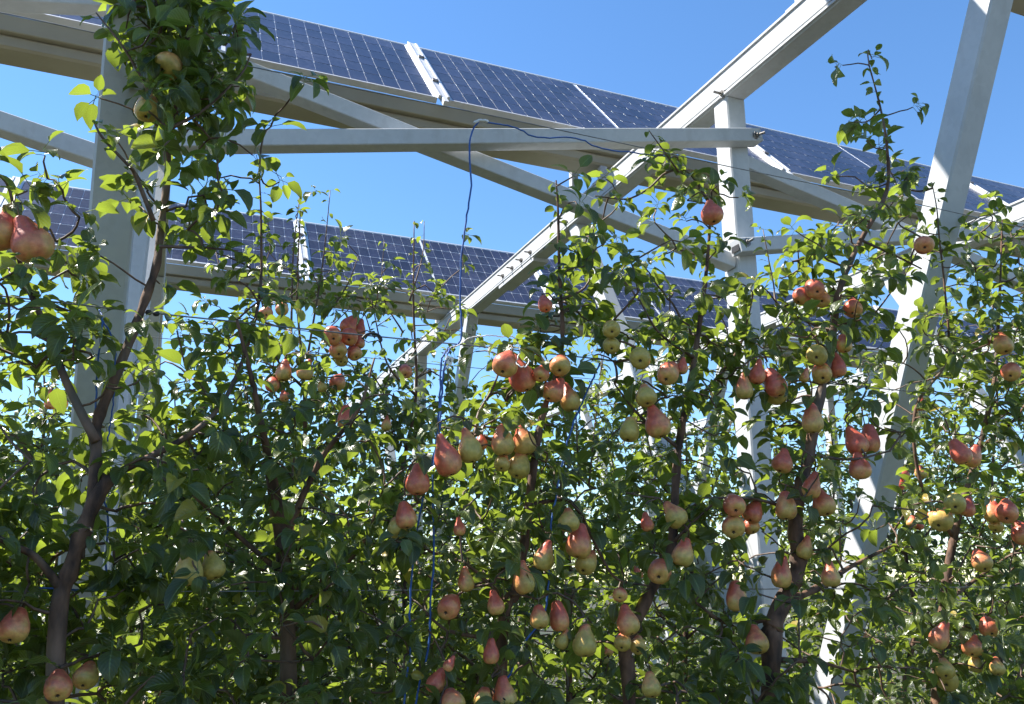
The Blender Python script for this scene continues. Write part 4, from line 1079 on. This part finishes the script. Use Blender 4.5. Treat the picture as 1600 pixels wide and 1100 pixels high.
def grow(trees, g, n_spurs, n0, nsd, leaf_size, shapes, singles, meshes, single_max, row, shoot_step, group, xr=(-260, 1860)):
    """skeleton from the traced limbs; spurs scattered where the photo shows foliage; twigs join each spur to its tree"""
    nodes, owner = [], []
    LV = [Leaves() for _ in trees]
    roots = []
    for ti, t in enumerate(trees):
        first = t['limbs'][0][0]
        q = px(first[0], first[1], t['n'])
        base = np.array([q[0], q[1], 0.0])
        root = empty('pear_tree', base)
        tag(root, t['label'], 'tree', group)
        roots.append((root, base))
        for li, (lm, (ra, rb)) in enumerate(zip(t['limbs'], t['rad'])):
            dn = t.get('dn', {}).get(li, 0 if li == 0 else rng.uniform(-.10, .08))
            P = []
            for k, (x, y) in enumerate(lm):
                f = k / (len(lm) - 1)
                P.append(px(x, y, t['n'] + dn * min(1, f * 1.5)))
            if li == 0: P = [base - ZV * .05] + ([base + (P[0] - base) * .5] if P[0][2] > .4 else []) + P
            path = smooth_path(P, 5)
            m_ = len(path)
            rr = [ra + (rb - ra) * (k / (m_ - 1)) ** .8 for k in range(m_)]
            if ra > .01: rr = [r * (1 + .10 * math.sin(k * 1.7 + ti) + .08 * math.sin(k * 4.1)) for k, r in enumerate(rr)]
            if ra > .003:
                rr2 = rr
            mb = MB().tube(path, rr, 9 if ra > .01 else 6)
            mb.build('trunk' if li == 0 else 'branch', M['bark'] if ra > .005 else M['twig'], root, base, True)
            acc = 0
            for k in range(m_):
                if path[k][2] > .7: nodes.append(path[k]); owner.append(ti)
                # thin shoots carry their own leaves all along
                if rr[k] < (.0055 if row == 1 else .0042) and k:
                    acc += np.linalg.norm(path[k] - path[k - 1])
                    while acc > shoot_step:
                        acc -= shoot_step
                        a = rng.uniform(0, 6.28)
                        d = np.array([math.cos(a), math.sin(a), rng.uniform(-.5, .5)])
                        tip = 1 - .30 * (k / m_)
                        LV[ti].add(path[k], d, ZV + rng.normal(0, .4, 3), leaf_size * rng.uniform(.55, 1.0) * tip)
    base_nodes = len(nodes)
    sp = []
    while len(sp) < n_spurs:
        x = rng.uniform(*xr, 4000); y = rng.uniform(-60, 1420, 4000)
        ok = rng.random(4000) < dens(g, x, y) / 3.6 * np.where(y > 1130, .55, 1) * np.where(y < -10, .7, 1)
        for a, b in zip(x[ok], y[ok]):
            sp.append(px(a, b, n0 + np.clip(rng.normal(0, nsd), -2.2 * nsd, 2.2 * nsd)))
    sp = sp[:n_spurs]
    fruit = [p for p, r in PEAR_STEMS if r == row]
    allp = np.array(sp + fruit)
    nd = np.array(nodes)
    dist = np.min(np.linalg.norm(allp[:, None, :] - nd[None], axis=2), axis=1)
    far = .17 if row == 1 else .26
    order = np.array([q for q in np.argsort(dist) if dist[q] < far or q >= n_spurs or allp[q][2] < EYE + .15])
    pts = np.vstack([nd, allp[order]])
    par = np.full(len(pts), -1); own = np.concatenate([np.array(owner), np.zeros(len(order), int)])
    for i in range(base_nodes, len(pts)):
        dv = pts[i] - pts[:i]
        c = np.linalg.norm(dv, axis=1) + .6 * np.maximum(0, -dv[:, 2])          # twigs prefer to start lower
        j = int(np.argmin(c)); par[i] = j; own[i] = own[j]
    cnt = np.ones(len(pts))
    for i in range(len(pts) - 1, base_nodes - 1, -1): cnt[par[i]] += cnt[i]
    tw = [MB() for _ in trees]
    nspur = len(sp)
    for i in range(base_nodes, len(pts)):
        a, b = pts[par[i]], pts[i]
        l = np.linalg.norm(b - a)
        if l < 1e-4: continue
        mid = (a + b) / 2 + rng.normal(0, .10, 3) * l + ZV * l * rng.uniform(-.04, .12)
        r0 = min(.0045, .0013 + .0006 * math.sqrt(cnt[i]))
        ctl = 2 * mid - (a + b) / 2
        ts = (0, .5, 1) if row > 1 or l < .05 else (0, .25, .5, .75, 1)
        bz = [(1 - q) ** 2 * a + 2 * q * (1 - q) * ctl + q * q * b + (rng.normal(0, .018, 3) * l if 0 < q < 1 else 0) for q in ts]
        tw[own[i]].tube(bz, [r0 * (1.15 - .3 * q) for q in ts], 4 if row > 1 else 5, False)
        is_spur = order[i - base_nodes] < nspur
        ax = (b - a) / l + ZV * .55 - NV * rng.uniform(-.2, .8) + rng.normal(0, .35, 3)
        rosette(LV[own[i]], b, ax, int(rng.integers(5, 9)) if is_spur else int(rng.integers(2, 5)), leaf_size * trees[own[i]].get('leaf', 1))
    px_, py_, pw_, pn_ = [np.array([p[k] for p in placed]) for k in range(4)]
    tot = 0
    for ti, (root, base) in enumerate(roots):
        if tw[ti].V: tag(tw[ti].build('twigs', M['twig'], root, base, True), kind='stuff')
        if not LV[ti].p: continue
        P, Mx, K, S = LV[ti].arrays()
        mid = P + Mx[:, :, 0] * (S * .8)[:, None]
        lx, ly, depth = proj(mid)
        nn = mid @ NV
        # leaves that would hang right in front of a fruit are left off
        keep = np.ones(len(P), bool)
        for qi, (a, b, w, n) in enumerate(zip(px_, py_, pw_, pn_)):
            if qi in (2, 3): w = w * .55                                        # two fruits lie deep in the shaded treetop
            hit = (np.hypot(lx - a, (ly - b) * .8) < w * .55) & (nn < n + .02) & (nn > n - .5)
            keep &= ~(hit & (rng.random(len(P)) < .88))
        keep &= ~((np.hypot(lx - 701, ly - 562) < 26) & (nn < 1.8))                  # the hanging tag stays clear
        P, Mx, K, S, lx, ly, nn, depth = [q[keep] for q in (P, Mx, K, S, lx, ly, nn, depth)]
        tot += len(P)
        inside = (lx > 0) & (lx < 1600) & (ly > 0) & (ly < 1100)
        score = np.where(inside, S / depth * (1 - .25 * np.clip((nn - n0) / nsd, -2, 2) * .5), -1)
        pick = np.argsort(-score)[:single_max]; pick = pick[score[pick] > 0] if singles else pick[:0]
        rest = np.ones(len(P), bool); rest[pick] = False
        for i in pick:
            o = bpy.data.objects.new('leaf', meshes[K[i]]); COL.objects.link(o); o.parent = root
            mt = Matrix((Mx[i] * S[i]).tolist()).to_4x4(); mt.translation = Vector(P[i] - base)
            o.matrix_local = mt
        if rest.any(): joined_leaves('foliage', P[rest], Mx[rest], K[rest], S[rest], shapes, base, root)
    print('row', row, 'leaves', tot)

print('near weight', NEAR.sum())
grow(TREES1, NEAR, int(NEAR.sum() * 18.4), D1 + .03, .105, .047, NEARV, True, LEAFMESH, 300, 1, .012, 'pear trees of the near row')
grow(TREES2, SECOND, 4700, D2, .17, .048, MIDV, True, MIDMESH, 300, 2, .035, 'pear trees of the second row')

# rows beyond the second one read as one mass of leaves
LV = Leaves()
for row_n, share in ((D3, 2900), (6.3, 2600), (8.2, 2600)):
    c = 0
    while c < share:
        x = rng.uniform(-200, 1800, 3000); y = rng.uniform(540, 1130, 3000)
        ok = rng.random(3000) < dens(BACK_, x, y)
        for a, b in zip(x[ok], y[ok]):
            if c >= share: break
            p = px(a, b, row_n + rng.normal(0, .2)); c += 1
            if p[2] < .3: continue
            rosette(LV, p, ZV + rng.normal(0, .5, 3) - NV * .3, 6, .052 * (1 if row_n < 5 else 1.3 if row_n < 7 else 1.8))
hed = empty('orchard_rows', W(0, D3, -EYE))
P, Mx, K, S = LV.arrays()
hb = np.array(hed.location)
bpy.data.objects.remove(hed)
ob = joined_leaves('orchard_rows', P, Mx, K, S, FARV, hb, None)
ob.location = [float(q) for q in hb]
tag(ob, 'farther rows of pear trees seen as a mass of leaves through the gaps', 'trees', None, 'stuff')

# ------------------------------------------------------------------ strings, cords, tag and clips on the wires
def cord(name, pts, n, rad, mat, label, cat='string', dn=None):
    P = [px(x, y, n + (0 if dn is None else dn[i])) for i, (x, y) in enumerate(pts)]
    path = smooth_path(P, 6)
    path = [p + rng.normal(0, .0007, 3) for p in path]
    o = MB().tube(path, rad, 6).build(name, mat, None, path[0], True)
    return tag(o, label, cat, 'strings tied to the wires')
NS = D1 - .035
cord('string', [(748, 190), (738, 205), (733, 240), (736, 290), (728, 345), (721, 400), (719, 470), (721, 520), (716, 538), (703, 543)], NS, .0021, M['blue'],
     'blue string hanging from the top wire across the sky to the middle wire')
cord('string', [(703, 543), (692, 556), (689, 575), (686, 640), (680, 700), (668, 742), (657, 800), (645, 880), (640, 960), (643, 1000), (632, 1100), (625, 1300)], NS - .03, .0021, M['blue'],
     'blue string hanging below the middle wire, left one of two', dn=[.03] + [0] * 11)
cord('string', [(704, 543), (697, 560), (692, 590), (689, 640), (684, 690), (676, 745), (678, 860), (672, 950), (670, 1010), (650, 1100), (640, 1300)], NS - .045, .0021, M['blue'],
     'blue string hanging below the middle wire, right one of two', dn=[.045] + [0] * 10)
cord('string', [(937, 568), (918, 610), (900, 650), (884, 700), (872, 760), (860, 830), (857, 910), (850, 960), (822, 1000), (800, 1045), (778, 1100), (760, 1250)], NS - .06, .0021, M['blue'],
     'blue string at centre slanting down past the slim yellow pears', dn=[.06, .03] + [0] * 10)
cord('string', [(155, 484), (160, 505), (153, 560), (149, 640), (147, 700), (150, 760), (168, 800), (165, 880), (158, 920), (60, 918)], NS - .03, .0017, M['blue'],
     'dark blue string tied to the wire beside the left trunk', dn=[.03] + [0] * 9)
cord('string', [(160, 500), (172, 520), (180, 560), (180, 600), (174, 650), (168, 690)], NS - .02, .0015, M['blue'], 'short blue string end hanging before the wide left post')
cord('string', [(760, 191), (800, 198), (840, 214), (900, 216), (940, 232), (1000, 240), (1050, 246)], NS - .01, .0018, M['blue'], 'blue string wound along the top wire left of the treetop')
cord('cord', [(741, 192), (750, 188), (762, 189)], NS - .012, .0034, M['whitec'], 'white knot on the top wire holding the blue string', 'knot')
cord('cord', [(702, 543), (712, 541), (722, 536), (732, 529), (745, 526), (765, 524), (785, 526), (800, 526), (809, 535), (812, 552), (806, 566), (815, 573), (824, 570), (827, 560), (824, 550)], NS - .075, .0013, M['whitec'],
     'white wire arching from the middle wire to the tied pears', 'wire', dn=[.06, .06, .05, .03, .02, 0, 0, 0, 0, -.03, -.07, -.085, -.08, -.06, -.03])

# number tag
tc_ = px(702, 563, NS - .05)
te = np.array([-tc_[0], -tc_[1], 0]); te /= np.linalg.norm(te)
sd = np.array([-te[1], te[0], 0]); 
th = R2(-22)
ux = sd * math.cos(th) + ZV * math.sin(th); uy = -sd * math.sin(th) + ZV * math.cos(th)
root = empty('tag', tc_)
tag(root, 'small cream number tag hanging from the middle wire on the blue strings', 'tag')
MB().beam(tc_ - uy * .0085, tc_ + uy * .0085, .016, .0016, ux, .0004).build('plate', M['tag'], root, tc_)
ik = MB()
f = tc_ + te * .0012
def stroke(a, b, w=.0011): 
    ik.beam(f + ux * a[0] + uy * a[1], f + ux * b[0] + uy * b[1], w, .0004, np.cross(te, (ux * (b[0] - a[0]) + uy * (b[1] - a[1]))), .00005)
stroke((-.0046, -.0040), (-.0026, .0036)); stroke((-.0046, .0016), (-.0026, .0036))
stroke((.0016, .0044), (-.0002, -.0008)); stroke((-.0002, -.0008), (.0048, -.0008)); stroke((.0030, .0024), (.0030, -.0044))
ik.build('number', M['ink'], root, tc_)
cord('string', [(697, 553), (699, 545), (703, 542)], NS - .05, .0009, M['black'], 'thin black loop holding the number tag', dn=[0, .02, .045])
cord('string', [(700, 573), (701, 590), (696, 610)], NS - .048, .0009, M['black'], 'short black tail under the number tag')

# black plastic wire clips
for k, (pts, lb) in enumerate([
    ([(566, 529), (572, 523), (582, 521), (592, 524), (596, 531), (592, 534)], 'black plastic clip curved over the wire right of the high cluster'),
    ([(1355, 606), (1350, 618), (1342, 628), (1332, 635), (1325, 638)], 'black curved plastic clip on the wire before the leaning strut')]):
    P = smooth_path([px(x, y, D1 - .03) for x, y in pts], 5)
    tag(MB().tube(P, .0028, 7).build('wire_clip', M['black'], None, P[0], True), lb, 'clip', 'clips on the wires')
for (x, y), lb in (((232, 488), 'black bead on the wire right of the left trunk, left of two'), ((244, 490), 'black bead on the wire right of the left trunk, right of two'),
                   ((1329, 604), 'black bead on the wire right of the right hand trio'), ((1355, 606), 'black bead on the wire at the end of the curved clip')):
    c = px(x, y, D1 - .022)
    mb = MB().tube([c - RV * .006, c - RV * .004, c, c + RV * .004, c + RV * .006], [.002, .0048, .0056, .0048, .002], 8)
    tag(mb.build('wire_bead', M['black'], None, c, True), lb, 'bead', 'clips on the wires')
